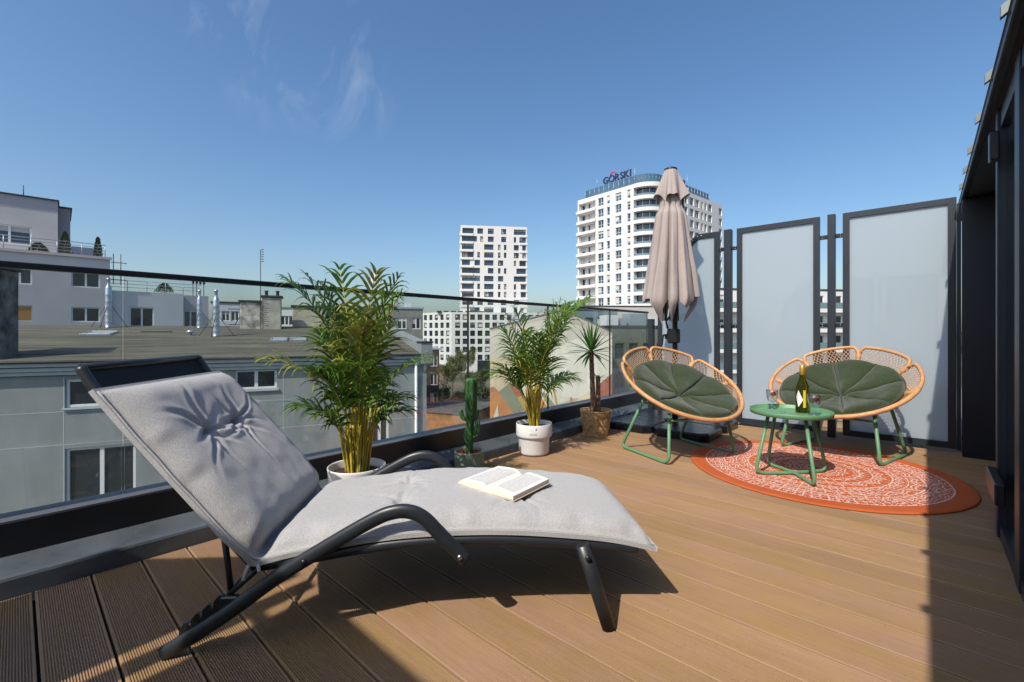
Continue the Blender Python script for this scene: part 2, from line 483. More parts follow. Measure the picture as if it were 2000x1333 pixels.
for yy, gp, far in ((SY, g3, True), (NY, 'posts between the near frosted screens', False)):
    e = 'far' if far else 'near'
    screen_post(-1.478, -1.410, yy, 1.93, 'dark post between the cut-corner screen and the middle screen' if far else 'near-end dark post between the cut-corner and middle screens', gp, ((-1, .07), (1, .07)))
    screen_post(-.624, -.569, yy, 1.93, 'dark post in the gap behind the rattan chair, between two frosted screens' if far else 'near-end dark post between two frosted screens by the wall', gp, ((-1, .075), (1, .07)))
    screen_post(-2.280, -2.225, yy, 1.06, 'short dark post beside the far end of the glass railing' if far else 'short dark near-end post beside the glass railing', gp, ((1, .06),), (.97, .2))

# ------------------------------------------------------------------ house wall with eave on the right
m_house = mat('dark_facade_panel', (.010, .013, .022), .35, var=.2, scale=3)
m_soff = mat('soffit_black', (.006, .006, .008), .7)
m_seam = mat('zinc_sheet', (.15, .175, .17), .5, metal=.3, var=.1)
m_doorglass = mat('dark_window_glass', (.012, .016, .022), .03, var=.1, spec=.9)
house = thing('house_wall', 'dark navy house front with overhanging eave on the right side', 'house', (.36, -1.3, 0))
def hb(name, x0, x1, y0, y1, z0, z1, m, b=.0, par=None):
    q = MB(); q.box(x0 - .36, x1 - .36, y0 + 1.3, y1 + 1.3, z0, z1, b=b); return q.build(name, m, par or house)
hb('wall', .40, .52, -1.2, 5.6, 0, 1.9, m_house)
hb('column', .205, .39, 4.645, 4.76, 0, 1.878, m_house, .004)
hb('hinge_post', .1805, .2035, 4.775, 4.81, .02, 1.878, m_navy)
hb('eave_fascia', .205, .225, -1.28, 5.6, 1.882, 1.944, m_black)
hb('gutter_lip', .200, .2045, -1.28, 5.6, 1.885, 1.897, mat('lip_grey', (.09, .085, .09), .45))
hb('soffit', .226, .54, -1.28, 5.6, 1.886, 1.93, m_soff)
mb = MB(); mb.prism([(.20 - .36, 1.946), (1.9 - .36, 3.1), (1.9 - .36, 2.9), (.3 - .36, 1.935)], 0, 6.9, 'y')
roof_h = mb.build('roof_sheet', mat('roof_metal', (.05, .055, .06), .45), house)
for y in (.2, .72, 1.22, 1.73, 2.182, 2.712, 3.2, 3.72, 4.15, 4.6):
    mb = MB(); mb.prism([(.184 - .36, 1.934), (.200 - .36, 1.946), (.42 - .36, 2.13), (.40 - .36, 2.135), (.185 - .36, 1.972)], y + 1.3 - .012, y + 1.3 + .012, 'y')
    mb.build('roof_seam', m_seam, roof_h)
leaf_d = hb('door_panel', .262, .268, 1.3, 2.90, .06, 1.86, m_doorglass)
hb('stile', .236, .292, 2.902, 2.965, .005, 1.878, m_navy, .003)
hb('stile', .240, .296, 2.32, 2.428, .005, 1.878, m_navy, .003)
hb('stile', .240, .296, 1.20, 1.299, .005, 1.878, m_navy, .003)
hb('sill_rail', .244, .290, 1.30, 2.31, .005, .059, m_navy)
hb('sill_rail', .244, .290, 2.43, 2.90, .005, .059, m_navy)
lk = hb('door_stop', .205, .2355, 2.62, 2.97, .215, .30, m_black, .004)
hb('lintel', .246, .298, 1.2, 2.90, 1.80, 1.878, m_navy)
hb('hook', .205, .235, 2.80, 2.86, 1.64, 1.76, m_black, .004)
# ------------------------------------------------------------------ sun lounger
m_lf = mat('lounger_frame', (.020, .023, .028), .36, var=.12, scale=14, spec=.5)
m_sling = mat('black_mesh_fabric', (.008, .008, .010), .75, var=.3, scale=300)
LF0 = Vector((-1.539, .297, 0)); LRZ = math.atan2(.73471, .67838)
lounger = thing('sun_lounger', 'black metal sun lounger with raised backrest and curved armrests', 'sun lounger', LF0, LRZ)
def two_sides(fn, tn, tf):
    for t in (tn, tf): fn(t)
arm_path = [(-.028, .011), (.135, .112), (.273, .210), (.413, .293), (.53, .358), (.59, .382), (.64, .384), (.685, .363), (.735, .310), (.806, .238)]
def arm(t):
    pts = smooth_path([(s, t, z) for s, z in arm_path], 7)
    n = len(pts)
    mb = MB(); mb.tube(pts, .0145, 16, sx=1.45, up=(0, 0, 1)); a = mb.build('armrest_leg', m_lf, lounger)
    q = MB(); q.lathe([(.0001, -.0195), (.007, -.0195), (.0075, -.016)], 10)
    sd = -1 if t < .3 else 1
    q.v = [(.788 + v[0], t - sd * v[2], .252 + v[1]) for v in q.v]; q.build('bolt', m_steel, a)
    q = MB(); q.lathe([(.0001, -.0195), (.008, -.0195), (.0085, -.015)], 10)
    q.v = [(.352 + v[0], t - sd * v[2], .257 + v[1]) for v in q.v]; q.build('bolt', m_black, a)
two_sides(arm, 0.0, .60)
rail_path = [(.205, .228), (.356, .246), (.498, .266), (.643, .278), (.791, .280), (.941, .275), (1.094, .261), (1.251, .243), (1.332, .231)]
def srail(t):
    mb = MB(); mb.tube(smooth_path([(s, t, z) for s, z in rail_path], 6), .0145, 12, sx=1.15); mb.build('seat_rail', m_lf, lounger)
two_sides(srail, .036, .564)
back_path = [(.206, .236), (.121, .334), (.013, .458), (-.109, .600), (-.208, .728), (-.258, .806)]
def brail(t):
    mb = MB(); mb.tube(smooth_path([(s, t + (.02 if t > .3 else 0) * min(0, s) * 2, z) for s, z in back_path], 6), .014, 12); mb.build('backrest_rail', m_lf, lounger)
two_sides(brail, .020, .566)
mb = MB(); mb.tube([(-.257, .022, .804), (-.257, .558, .804)], .012, 10); mb.build('top_bar', m_lf, lounger)
mb = MB(); mb.tube([(1.326, .036, .232), (1.326, .564, .232)], .012, 10); mb.build('foot_bar', m_lf, lounger)
mb = MB(); mb.tube([(.206, .02, .232), (.206, .58, .232)], .010, 10); mb.build('hinge_bar', m_lf, lounger)
def sheet(path, t0, t1, off):
    P = smooth_path([(s, 0, z) for s, z in path], 5)
    mb = MB()
    def fn(u, v, dz):
        i = u * (len(P) - 1); k = min(int(i), len(P) - 2); q = P[k].lerp(P[k + 1], i - k)
        return (q.x, t0 + (t1 - t0) * v, q.z + off + dz - .006 * math.sin(PI * v))
    mb.grid(lambda u, v: fn(u, v, 0), 24, 8); mb.grid(lambda u, v: fn(u, v, -.003), 24, 8, flip=True)
    return mb
sheet(back_path, .026, .556, .002).build('backrest_sling', m_sling, lounger)
sheet(rail_path, .040, .560, .008).build('seat_sling', m_sling, lounger)
def supp(t):
    mb = MB(); mb.tube([(.112, t, .338), (.124, t, .25), (.134, t, .160)], .0085, 8); mb.build('support_strut', m_lf, lounger)
    mb = MB(); mb.tube([(.222, t - (.02 if t < .3 else -.02), .236), (.130, t - (.01 if t < .3 else -.01), .152)], .0085, 8); mb.build('brace', m_lf, lounger)
    # toothed rack riding on the lower leg
    mb = MB()
    tt = t - .022 if t < .3 else t + .022
    for k in range(4):
        s0 = .022 + k * .030; z0 = .048 + k * .0235
        poly = [(s0 - .012, z0 - .012), (s0 + .022, z0 + .012), (s0 + .020, z0 + .024), (s0 + .010, z0 + .020), (s0 + .008, z0 + .034), (s0 + .014, z0 + .044), (s0 + .002, z0 + .044), (s0 - .010, z0 + .030), (s0 - .014, z0 + .008)]
        mb.prism(poly, tt - .006, tt + .006, 'y')
    mb.build('notched_rack', m_black, lounger)
    mb = MB(); mb.box(.118, .168, tt - .010, tt + .010, .118, .160, b=.004); mb.build('rack_clip', m_black, lounger)
two_sides(supp, .032, .566)
mb = MB(); mb.tube([(.134, .03, .160), (.134, .568, .160)], .0085, 8); mb.build('support_bar', m_lf, lounger)
def fleg(t):
    mb = MB(); mb.tube([(1.155, t, .262), (1.20, t, .122), (1.238, t, .004)], .0145, 14, sx=1.45, up=(1, 0, 0)); l = mb.build('front_leg', m_lf, lounger)
    q = MB(); q.lathe([(.0001, -.021), (.008, -.021), (.0085, -.015)], 10)
    sd = -1 if t < .3 else 1
    q.v = [(1.168 + v[0], t - sd * v[2], .228 + v[1]) for v in q.v]; q.build('bolt', m_black, l)
two_sides(fleg, .012, .588)
mb = MB(); mb.tube([(1.186, .012, .165), (1.186, .588, .165)], .010, 8); mb.build('leg_bar', m_lf, lounger)

# cushion on the lounger
m_cush = mat('grey_melange_fabric', (.445, .435, .43), .92, var=.15, scale=210, bump=.5, bscale=420, spec=.15, sheen=.25, detail=3)
cush_t = thing('lounger_cushion', 'long light grey tufted cushion lying on the sun lounger', 'cushion', LF0, LRZ)
raw = [(-.205, .735), (-.178, .699), (-.098, .600), (.024, .456), (.117, .345), (.172, .278), (.207, .246), (.25, .246), (.356, .262), (.498, .283), (.643, .296), (.791, .298), (.941, .293), (1.094, .279), (1.251, .258), (1.392, .224)]
raw = [(s + (.012 if s < .2 else 0), z + (.010 if s < .2 else .004)) for s, z in raw]
CP = smooth_path([(s, 0, z) for s, z in raw], 14)
clen = [0.0]
for i in range(1, len(CP)): clen.append(clen[-1] + (CP[i] - CP[i - 1]).length)
CT = clen[-1]
def cpath(d):
    d = max(0, min(CT, d))
    lo, hi = 0, len(clen) - 1
    while hi - lo > 1:
        md = (lo + hi) // 2
        if clen[md] <= d: lo = md
        else: hi = md
    f = (d - clen[lo]) / max(1e-9, clen[hi] - clen[lo])
    return CP[lo].lerp(CP[hi], f)
def cnorm(d):
    a = cpath(d - .035); b = cpath(d + .035); t = (b - a).normalized()
    return Vector((-t.z, 0, t.x))
dv = min(range(len(CP)), key=lambda i: abs(CP[i].x - .205) + abs(CP[i].z - .236)); DV = clen[dv]
CW1 = .578
def cw0(d): return -.034 + .056 * sstep(DV - .12, DV + .12, d)
def d_of_s(s, after):
    rng = range(dv, len(CP)) if after else range(0, dv)
    i = min(rng, key=lambda i: abs(CP[i].x - s)); return clen[i]
tufts = [(d_of_s(-.042, False), .168), (d_of_s(-.042, False), .345), (d_of_s(.59, True), .20), (d_of_s(.59, True), .40), (d_of_s(.985, True), .20), (d_of_s(.985, True), .40)]
_rr = random.Random(5)
RAYS = []
for k in range(6):
    base = _rr.uniform(0, 6.28)
    RAYS.append([(base + j * 2 * PI / 8 + _rr.uniform(-.25, .25), _rr.uniform(.065, .14), _rr.uniform(.006, .011), _rr.uniform(.006, .012)) for j in range(8)])
def cheight(d, t):
    e = min(t - cw0(d), CW1 - t); e2 = min(d, CT - d)
    def edge(x): 
        q = max(0, min(1, (x - .014) / .085)); return math.sqrt(max(0, 1 - (1 - q) ** 2))
    h = edge(e) * edge(e2) * (.066 - .014 * sstep(DV, DV + .25, d))
    dvv = abs(d - DV)
    h *= 1 - .90 * math.exp(-(dvv / .050) ** 2)
    w = 0
    isb = d < DV
    for k, (td, tt) in enumerate(tufts):
        x, y = d - td, t - tt; r = math.hypot(x, y)
        if r < .30:
            th = math.atan2(y, x)
            st = 1.0 if isb else .55
            h -= st * (.042 * math.exp(-(r / .020) ** 2) + .017 * math.exp(-(r / .075) ** 2))
            for (ra, rl, rw, rd) in RAYS[k]:
                da = (th - ra + PI) % (2 * PI) - PI
                if abs(da) > 1.2: continue
                ar = da * max(r, .012) + .012 * math.sin(r * 26 + ra * 3) * min(1, r / .1)
                fall = math.exp(-(r / rl) ** 2)
                w -= st * rd * fall * (math.exp(-(ar / rw) ** 2) - .55 * math.exp(-((abs(ar) - rw * 2.0) / (rw * 1.3)) ** 2))
    # pleat running between the two tufts of a row
    for td in {q[0] for q in tufts}:
        if abs(d - td) < .1 and .168 < t < .345 + (0 if isb else .055): h -= .008 * (1 if isb else .45) * math.exp(-((d - td) / .014) ** 2)
    em = edge(e) * edge(e2)
    h += w * em
    h += em * .0028 * mnoise.noise(Vector((d * 7, t * 7, 3.1))) + em * .0025 * mnoise.noise(Vector((d * 19, t * 17, 7.7)))
    # gathers close to the valley and along the hems
    h += .0035 * math.exp(-(dvv / .11) ** 2) * mnoise.noise(Vector((d * 6, t * 26, 1.3))) * (1 if isb else .5)
    h += .004 * math.exp(-((e - .03) / .03) ** 2) * math.sin(d * 46 + 3 * mnoise.noise(Vector((d * 9, 0, 0))))
    return max(.005, h) + .006
NUc, NVc = 360, 130
def ctop(u, v):
    d = u * CT; t = cw0(d) + (CW1 - cw0(d)) * v
    hem = .006 * math.sin(d * 23) * mnoise.noise(Vector((d * 5, 5 * round(v), 0)))
    p = cpath(d) + cnorm(d) * (cheight(d, t) + .0)
    tt = t + hem * (1 if abs(v - .5) > .47 else 0)
    return (p.x, tt, p.z)
def cbot(u, v):
    d = u * CT; t = cw0(d) + (CW1 - cw0(d)) * v
    p = cpath(d) - cnorm(d) * .003
    return (p.x, t, p.z)
mb = MB()
mb.grid(ctop, NUc, NVc); mb.grid(cbot, 60, 6, flip=True)
rim = [(0, j / 129) for j in range(130)] + [(i / 359, 1) for i in range(360)] + [(1, 1 - j / 129) for j in range(130)] + [(1 - i / 359, 0) for i in range(360)]
vs = []; fs = []
for (u, v) in rim:
    vs.append(ctop(u, v)); vs.append(cbot(u, v))
for i in range(len(rim) - 1): fs.append((2 * i, 2 * i + 2, 2 * i + 3, 2 * i + 1))
mb.add(vs, fs, 0, True)
mb.build('cushion_pad', m_cush, cush_t)
def hem(d0, d1, v, nm):
    pts = []
    for i in range(60):
        d = d0 + (d1 - d0) * i / 59
        q = Vector(ctop(d / CT, v)); pts.append(q + cnorm(d) * .001)
    mb = MB(); mb.tube(pts, .0032, 6); mb.build(nm, m_cush, cush_t)
hem(.01, CT - .01, .012, 'piping'); hem(.01, CT - .01, .988, 'piping')
for (td, tt) in tufts:
    p = cpath(td) + cnorm(td) * (cheight(td, tt) - .003)
    mb = MB(); mb.lathe([(.0001, .005), (.006, .004), (.008, 0)], 10)
    q = mb.build('tuft_button', m_cush, cush_t, (p.x, tt, p.z)); n_ = cnorm(td); q.rotation_euler = (0, math.atan2(n_.x, n_.z), 0)
mb = MB()
mb.tube(smooth_path([(.205, .022, .246), (.200, .006, .252), (.196, -.010, .236), (.190, -.014, .214)], 4), .0055, 6)
mb.tube(smooth_path([(.210, .020, .246), (.222, .002, .246), (.230, -.010, .232)], 4), .005, 6)
mb.build('tie_strap', m_cush, cush_t)

# open book
m_page = mat('book_page', (.80, .765, .69), .85, var=.03, scale=30)
m_edge = mat('book_page_edge', (.78, .70, .57), .85, var=.14, scale=9, stretch=(1, 1, 160))
def printed():
    m = bpy.data.materials.new('printed_page'); m.use_nodes = True
    nt = m.node_tree; N = nt.nodes; L = nt.links; b = N['Principled BSDF']; b.inputs['Roughness'].default_value = .85
    tc = N.new('ShaderNodeTexCoord'); sp = N.new('ShaderNodeSeparateXYZ'); L.new(tc.outputs['Object'], sp.inputs[0])
    def mt(op, a, b_=None):
        n = N.new('ShaderNodeMath'); n.operation = op
        for i, v in enumerate((a, b_)):
            if v is None: continue
            if isinstance(v, (int, float)): n.inputs[i].default_value = v
            else: L.new(v, n.inputs[i])
        return n.outputs[0]
    line = mt('GREATER_THAN', mt('FRACT', mt('MULTIPLY', sp.outputs['Y'], 1 / .0062)), .52)
    no = N.new('ShaderNodeTexNoise'); no.inputs['Scale'].default_value = 1; mp = N.new('ShaderNodeMapping'); mp.inputs['Scale'].default_value = (420, 160, 0)
    L.new(tc.outputs['Object'], mp.inputs[0]); L.new(mp.outputs[0], no.inputs['Vector'])
    wd = mt('GREATER_THAN', no.outputs['Fac'], .44)
    ax = mt('ABSOLUTE', sp.outputs['X'])
    inm = mt('MULTIPLY', mt('GREATER_THAN', ax, .016), mt('LESS_THAN', ax, .112))
    ay = mt('ABSOLUTE', sp.outputs['Y']); inm = mt('MULTIPLY', inm, mt('LESS_THAN', ay, .093))
    f = mt('MULTIPLY', mt('MULTIPLY', line, wd), inm)
    mx = N.new('ShaderNodeMixRGB'); L.new(mt('MULTIPLY', f, .8), mx.inputs[0]); mx.inputs[1].default_value = (.80, .775, .72, 1); mx.inputs[2].default_value = (.16, .16, .17, 1)
    L.new(mx.outputs[0], b.inputs['Base Color']); return m
m_print = printed()
book = thing('open_book', 'thick paperback lying open on the grey lounger cushion', 'book', (-1.119, 1.190, .357), math.atan2(1.305 - 1.072, -1.131 + 1.107) - R(90))
bl = .117
def half(sd):
    mb = MB(); W = .128
    def top(u, v): 
        x = u * W; z = .023 * math.sin(min(1, u * 3.2) * PI / 2) * (1 - .40 * u ** 2) + .004
        return (sd * x, -bl + 2 * bl * v, z)
    def bot(u, v):
        x = u * (W + (.014 if sd < 0 else .0)) ; return (sd * x, -bl + 2 * bl * v, .0015 + .002 * u)
    mb.grid(top, 16, 8, 0, flip=sd < 0); mb.grid(bot, 16, 2, 1, flip=sd > 0)
    for v, fl in ((0, False), (1, True)):
        vs = []; fs = []
        for i in range(16): vs += [top(i / 15, v), bot(i / 15, v)]
        for i in range(15): fs.append((2 * i, 2 * i + 2, 2 * i + 3, 2 * i + 1))
        mb.add(vs, fs, 1)
    vs = [top(1, 0), top(1, 1), bot(1, 1), bot(1, 0)]; mb.add(vs, [(0, 1, 2, 3)], 1)
    mb.build('page_block', [m_print, m_edge], book)
half(-1); half(1)
mb = MB(); mb.box(-.134, .134, -bl - .003, bl + .003, -.0015, .0012); mb.build('cover', mat('book_cover', (.55, .42, .34), .5), book)
book.rotation_euler = (0, R(1.5), book.rotation_euler[2]); book.scale = (.92, .94, .85)

# ------------------------------------------------------------------ rug
def rug_mat():
    m = bpy.data.materials.new('rust_mandala_weave'); m.use_nodes = True
    nt = m.node_tree; N = nt.nodes; L = nt.links; b = N['Principled BSDF']; b.inputs['Roughness'].default_value = .9; b.inputs['Specular IOR Level'].default_value = .15
    tc = N.new('ShaderNodeTexCoord'); sp = N.new('ShaderNodeSeparateXYZ'); L.new(tc.outputs['Object'], sp.inputs[0])
    def mt(op, a, b_=None, c_=None):
        n = N.new('ShaderNodeMath'); n.operation = op
        for i, v in enumerate((a, b_, c_)):
            if v is None: continue
            if isinstance(v, (int, float)): n.inputs[i].default_value = v
            else: L.new(v, n.inputs[i])
        return n.outputs[0]
    x, y = sp.outputs['X'], sp.outputs['Y']
    r = mt('SQRT', mt('ADD', mt('MULTIPLY', x, x), mt('MULTIPLY', y, y)))
    th = mt('ARCTAN2', y, x)
    def ring(c, w, amp=0, n=1, fn='COSINE', ph=0, ab=False):
        rr = r
        if amp:
            s_ = mt(fn, mt('ADD', mt('MULTIPLY', th, n), ph))
            if ab: s_ = mt('ABSOLUTE', s_)
            rr = mt('ADD', r, mt('MULTIPLY', s_, amp))
        return mt('LESS_THAN', mt('ABSOLUTE', mt('SUBTRACT', rr, c)), w)
    def band(r0, r1, expr): return mt('MULTIPLY', expr, mt('MULTIPLY', mt('GREATER_THAN', r, r0), mt('LESS_THAN', r, r1)))
    layers = []
    for c, w in ((.045, .0035), (.118, .003), (.132, .002), (.235, .0035), (.300, .003), (.395, .0045), (.468, .003), (.545, .0045), (.560, .002), (.663, .004)): layers.append(ring(c, w))
    for c, amp, n_, w in ((.075, .020, 8, .004), (.100, .018, 8, .0035), (.160, .022, 12, .004), (.182, .022, 12, .0035), (.262, .020, 24, .004), (.345, .028, 18, .0042), (.365, .028, 18, .0036), (.325, .028, 18, .0036), (.43, .022, 30, .004), (.448, .022, 30, .003), (.505, .022, 26, .0042), (.525, .022, 26, .003), (.59, .018, 40, .004), (.606, .018, 40, .003), (.635, .018, 40, .003)):
        layers.append(ring(c, w, amp, n_ / 2, 'SINE', 0, True))
    def rad(r0, r1, n_, w): 
        return band(r0, r1, mt('LESS_THAN', mt('ABSOLUTE', mt('SINE', mt('MULTIPLY', th, n_ / 2))), w))
    layers += [rad(.048, .116, 16, .16), rad(.2, .233, 60, .35), rad(.236, .3, 36, .14), rad(.30, .393, 36, .11), rad(.398, .466, 80, .28), rad(.47, .545, 52, .14), rad(.562, .66, 100, .25)]
    vo = N.new('ShaderNodeTexVoronoi'); vo.inputs['Scale'].default_value = 62; L.new(tc.outputs['Object'], vo.inputs['Vector'])
    layers.append(band(.475, .657, mt('LESS_THAN', vo.outputs['Distance'], .30)))
    layers.append(band(.14, .233, mt('LESS_THAN', vo.outputs['Distance'], .22)))
    layers.append(band(.30, .46, mt('LESS_THAN', vo.outputs['Distance'], .18)))
    f = layers[0]
    for l in layers[1:]: f = mt('MAXIMUM', f, l)
    no = N.new('ShaderNodeTexNoise'); no.inputs['Scale'].default_value = 95; no.inputs['Detail'].default_value = 3; L.new(tc.outputs['Object'], no.inputs['Vector'])
    f = mt('MULTIPLY', f, mt('GREATER_THAN', no.outputs['Fac'], .44))
    f = mt('MULTIPLY', f, mt('LESS_THAN', r, .668))
    n2 = N.new('ShaderNodeTexNoise'); n2.inputs['Scale'].default_value = 9; L.new(tc.outputs['Object'], n2.inputs['Vector'])
    rp = N.new('ShaderNodeValToRGB'); rp.color_ramp.elements[0].color = (.42, .085, .026, 1); rp.color_ramp.elements[1].color = (.53, .125, .04, 1); L.new(n2.outputs['Fac'], rp.inputs[0])
    mx = N.new('ShaderNodeMixRGB'); L.new(f, mx.inputs[0]); L.new(rp.outputs[0], mx.inputs[1]); mx.inputs[2].default_value = (.70, .55, .49, 1)
    L.new(mx.outputs[0], b.inputs['Base Color'])
    bp = N.new('ShaderNodeBump'); bp.inputs['Strength'].default_value = .4; bp.inputs['Distance'].default_value = .003; L.new(no.outputs['Fac'], bp.inputs['Height']); L.new(bp.outputs[0], b.inputs['Normal'])
    return m
m_rug = rug_mat()
mb = MB(); mb.lathe([(.762, .0015), (.765, .004), (.764, .008), (.758, .0105), (.735, .0105), (.73, .0095), (.4, .0092), (.0005, .0092)], 120)
rug = mb.build('round_rug', m_rug, None, (-.537, 3.572, 0)); tag(rug, 'round rust orange outdoor rug with white mandala pattern', 'rug')
RUGZ = .0105

# ------------------------------------------------------------------ rattan chairs
m_rat = mat('rattan_cane', (.56, .295, .13), .42, var=.16, scale=28, bump=.2, bscale=60, spec=.4, stretch=(1, 1, 1))
m_ratl = mat('rattan_strand', (.58, .36, .20), .5, var=.15, scale=40)
m_green = mat('sage_green_metal', (.115, .265, .135), .42, var=.08, scale=10, bump=.1, bscale=420)
m_tweed = mat('dark_green_tweed', (.036, .052, .024), .95, var=.5, scale=210, bump=.6, bscale=330, spec=.1, sheen=.25, detail=2)
TILT = .58; CA, CB = .469, .429; DEP = .19
EV = Vector((math.cos(TILT), 0, -math.sin(TILT))); LV = Vector((0, 1, 0)); NV = Vector((math.sin(TILT), 0, math.cos(TILT)))
CC = Vector((0, 0, .548))
def dish(r, th, up=0.0):
    # th = 0 front, pi back
    return CC + EV * (CB * r * math.cos(th)) + LV * (CA * r * math.sin(th)) + NV * (-DEP * (1 - r * r) + up)
NOTCH = [R(180), R(128), R(232), R(84), R(276)]
def petal_r(th, a, b):
    w = R(5.5)
    d = min(th - a, b - th)
    q = max(0, min(1, d / w))
    return .905 + .095 * math.sqrt(max(0, 1 - (1 - q) ** 2))
def chair_parts(root):
    # front rim from -84 to +84 degrees
    pts = [dish(1.0, R(-86 + 172 * i / 60)) for i in range(61)]
    MB().tube(pts, .0155, 10).build('front_rim', m_rat, root)
    pets = [(84, 128, True), (128, 180, False), (180, 232, False), (232, 276, True)]
    for a, b, side in pets:
        aa, bb = R(a) + R(.9), R(b) - R(.9)
        pts = []
        ir = .74
        n = 46
        for i in range(n):
            th = aa + (bb - aa) * i / (n - 1)
            rr = petal_r(th, aa, bb)
            if side and a == 84 and th < aa + R(12): rr = 1.0
            if side and b == 276 and th > bb - R(12): rr = 1.0
            pts.append(dish(rr, th))
        p = MB().tube(pts, .0125, 10).build('petal_rim', m_rat, root)
        pts = [dish(ir + (.035 * math.sin(PI * i / 19)) * 0 + (.16 * (1 - i / 19 if a == 84 else 0) ** 2 if a == 84 else 0) + (.16 * (i / 19) ** 2 if b == 276 else 0), aa + (bb - aa) * i / 19) for i in range(20)]
        MB().tube(pts, .0085, 8).build('inner_ring', m_rat, p)
        # open lattice between the two rings
        mb = MB(); cnt = int((b - a) / 3.7)
        for k in range(-4, cnt + 1):
            for sgn in (1, -1):
                q = []
                for j in range(7):
                    f = j / 6
                    kk = k if sgn > 0 else k + 4
                    th = aa + (bb - aa) * ((kk + sgn * f * 4) / cnt)
                    if th < aa or th > bb: 
                        continue
                    i2 = (th - aa) / (bb - aa)
                    r0 = ir + (.16 * (1 - i2) ** 2 if a == 84 else 0) + (.16 * i2 ** 2 if b == 276 else 0)
                    r1 = petal_r(th, aa, bb)
                    q.append(dish(r0 + (r1 - r0) * f, th, .002 * sgn))
                if len(q) > 1: mb.tube(q, .0021, 4, cap=False)
        mb.build('cane_lattice', m_ratl, p)
        # radial strands below the inner ring
        mb = MB(); cnt = int((b - a) / 2.9)
        for k in range(cnt + 1):
            th = aa + (bb - aa) * k / cnt; i2 = k / cnt
            r0 = ir + (.16 * (1 - i2) ** 2 if a == 84 else 0) + (.16 * i2 ** 2 if b == 276 else 0)
            mb.tube([dish(r0 + (.20 - r0) * j / 5, th) for j in range(6)], .0020, 4, cap=False)
        mb.build('cane_strands', m_ratl, p)
    for nt_ in (180, 128, 232, 84, 276):
        mb = MB(); mb.tube([dish(.955 - .75 * j / 8, R(nt_)) for j in range(9)], [.0145] * 3 + [.013] * 6, 8); q = mb.build('rib', m_rat, root)
        mb = MB()
        for k in range(5):
            c = dish(.90 - .014 * k, R(nt_)); 
            mb.lathe([(.0185, -.004), (.0195, 0), (.0185, .004)], 10, (0, 0, 0)); 
            off = len(mb.v) - 30
            tdir = (dish(.8, R(nt_)) - dish(.95, R(nt_))).normalized(); qn = Vector((0, 0, 1)).rotation_difference(tdir)
            for i in range(off, off + 30): mb.v[i] = tuple(c + qn @ Vector(mb.v[i]))
        mb.build('binding', m_rat, q)
    mb = MB()
    for k in range(85):
        th = R(-84 + 168 * k / 84)
        mb.tube([dish(.99 + (.20 - .99) * j / 6, th) for j in range(7)], .0023, 4, cap=False)
    mb.build('cane_strands', m_ratl, root)
    MB().tube([dish(.2, 2 * PI * i / 40) for i in range(40)], .009, 8, closed=True).build('hub_ring', m_rat, root)
    mb = MB(); mb.grid(lambda u, v: dish(.2 * v + .001, 2 * PI * u), 32, 4, wrapu=True); mb.build('hub_weave', m_ratl, root)
    for sd in (-1, 1):
        path = [(-.11, sd * .262, .415), (-.325, sd * .300, .0115), (.205, sd * .318, .0115), (.155, sd * .268, .345)]
        mb = MB(); mb.tube(round_path(path, .06, 6), .0115, 10); mb.build('sled_leg', m_green, root)
    mb = MB(); mb.tube([(.160, -.272, .29), (.160, .272, .29)], .0085, 8); mb.build('cross_bar', m_green, root)
    mb = MB(); mb.tube([(-.125, -.266, .385), (-.10, -.12, .345), (-.10, .12, .345), (-.125, .266, .385)], .0085, 8); mb.build('cross_bar', m_green, root)
def chair_cushion(root):
    off = .050; ra, rb = .385, .365; TH = .090
    def base(r, th):
        e = off + rb * r * math.cos(th); l = ra * r * math.sin(th)
        rr = math.hypot(e / CB, l / CA)
        return CC + EV * e + LV * l + NV * (-DEP * (1 - min(rr, 1.02) ** 2) + .014)
    SEG = 8
    def top(u, v):
        th = 2 * PI * u; r = v
        q = math.sqrt(max(0, 1 - v ** 7))
        ph = abs(math.sin(SEG / 2 * (th + R(22.5))))
        crease = (1 - .40 * math.exp(-(ph / .07) ** 2) * sstep(0, .2, v) - .14 * math.exp(-(ph / .25) ** 2) * sstep(0, .3, v)) * (1 - .5 * math.exp(-(v / .11) ** 2))
        puff = TH * q * crease * (.80 + .20 * ph)
        puff += .006 * mnoise.noise(Vector((5 * r * math.cos(th), 5 * r * math.sin(th), 2)))*q
        rs = r * (1 + .012 * (ph - .5) * 2)
        return base(rs, th) + NV * puff
    mb = MB(); mb.grid(top, 320, 44, wrapu=True); mb.build('cushion_top', m_tweed, root)
    mb = MB(); mb.grid(lambda u, v: base(v * .995 + .001, 2 * PI * u) - NV * (.004 - .012 * v ** 6), 96, 16, wrapu=True, flip=True); mb.build('cushion_base', m_tweed, root)
    pts = [base(1.004, 2 * PI * i / 96) + NV * .006 for i in range(96)]
    MB().tube(pts, .0042, 6, closed=True).build('piping', m_tweed, root)
    p = base(.02, 0) + NV * (TH * .52)
    mb = MB(); mb.lathe([(.0001, .006), (.009, .004), (.013, -.004)], 12); b = mb.build('button', m_tweed, root, p); b.rotation_euler = (0, TILT, 0)
gch, gcu = 'two rattan petal chairs', 'green round chair cushions'
for (x, y, yaw, la, lb) in ((-1.347, 3.367, -.408, 'rattan petal chair on green sled legs in front of the parasol base', 'dark green round tufted cushion in the rattan chair beside the parasol'),
                            (-.472, 4.162, -1.829, 'rattan petal chair facing forward in front of the frosted screens', 'dark green round tufted cushion in the chair behind the wine bottle')):
    c = thing('rattan_chair', la, 'chair', (x, y, 0 if x < -1 else .006), yaw, gch); chair_parts(c)
    c = thing('chair_cushion', lb, 'cushion', (x, y, .003 if x < -1 else .009), yaw, gcu); chair_cushion(c)

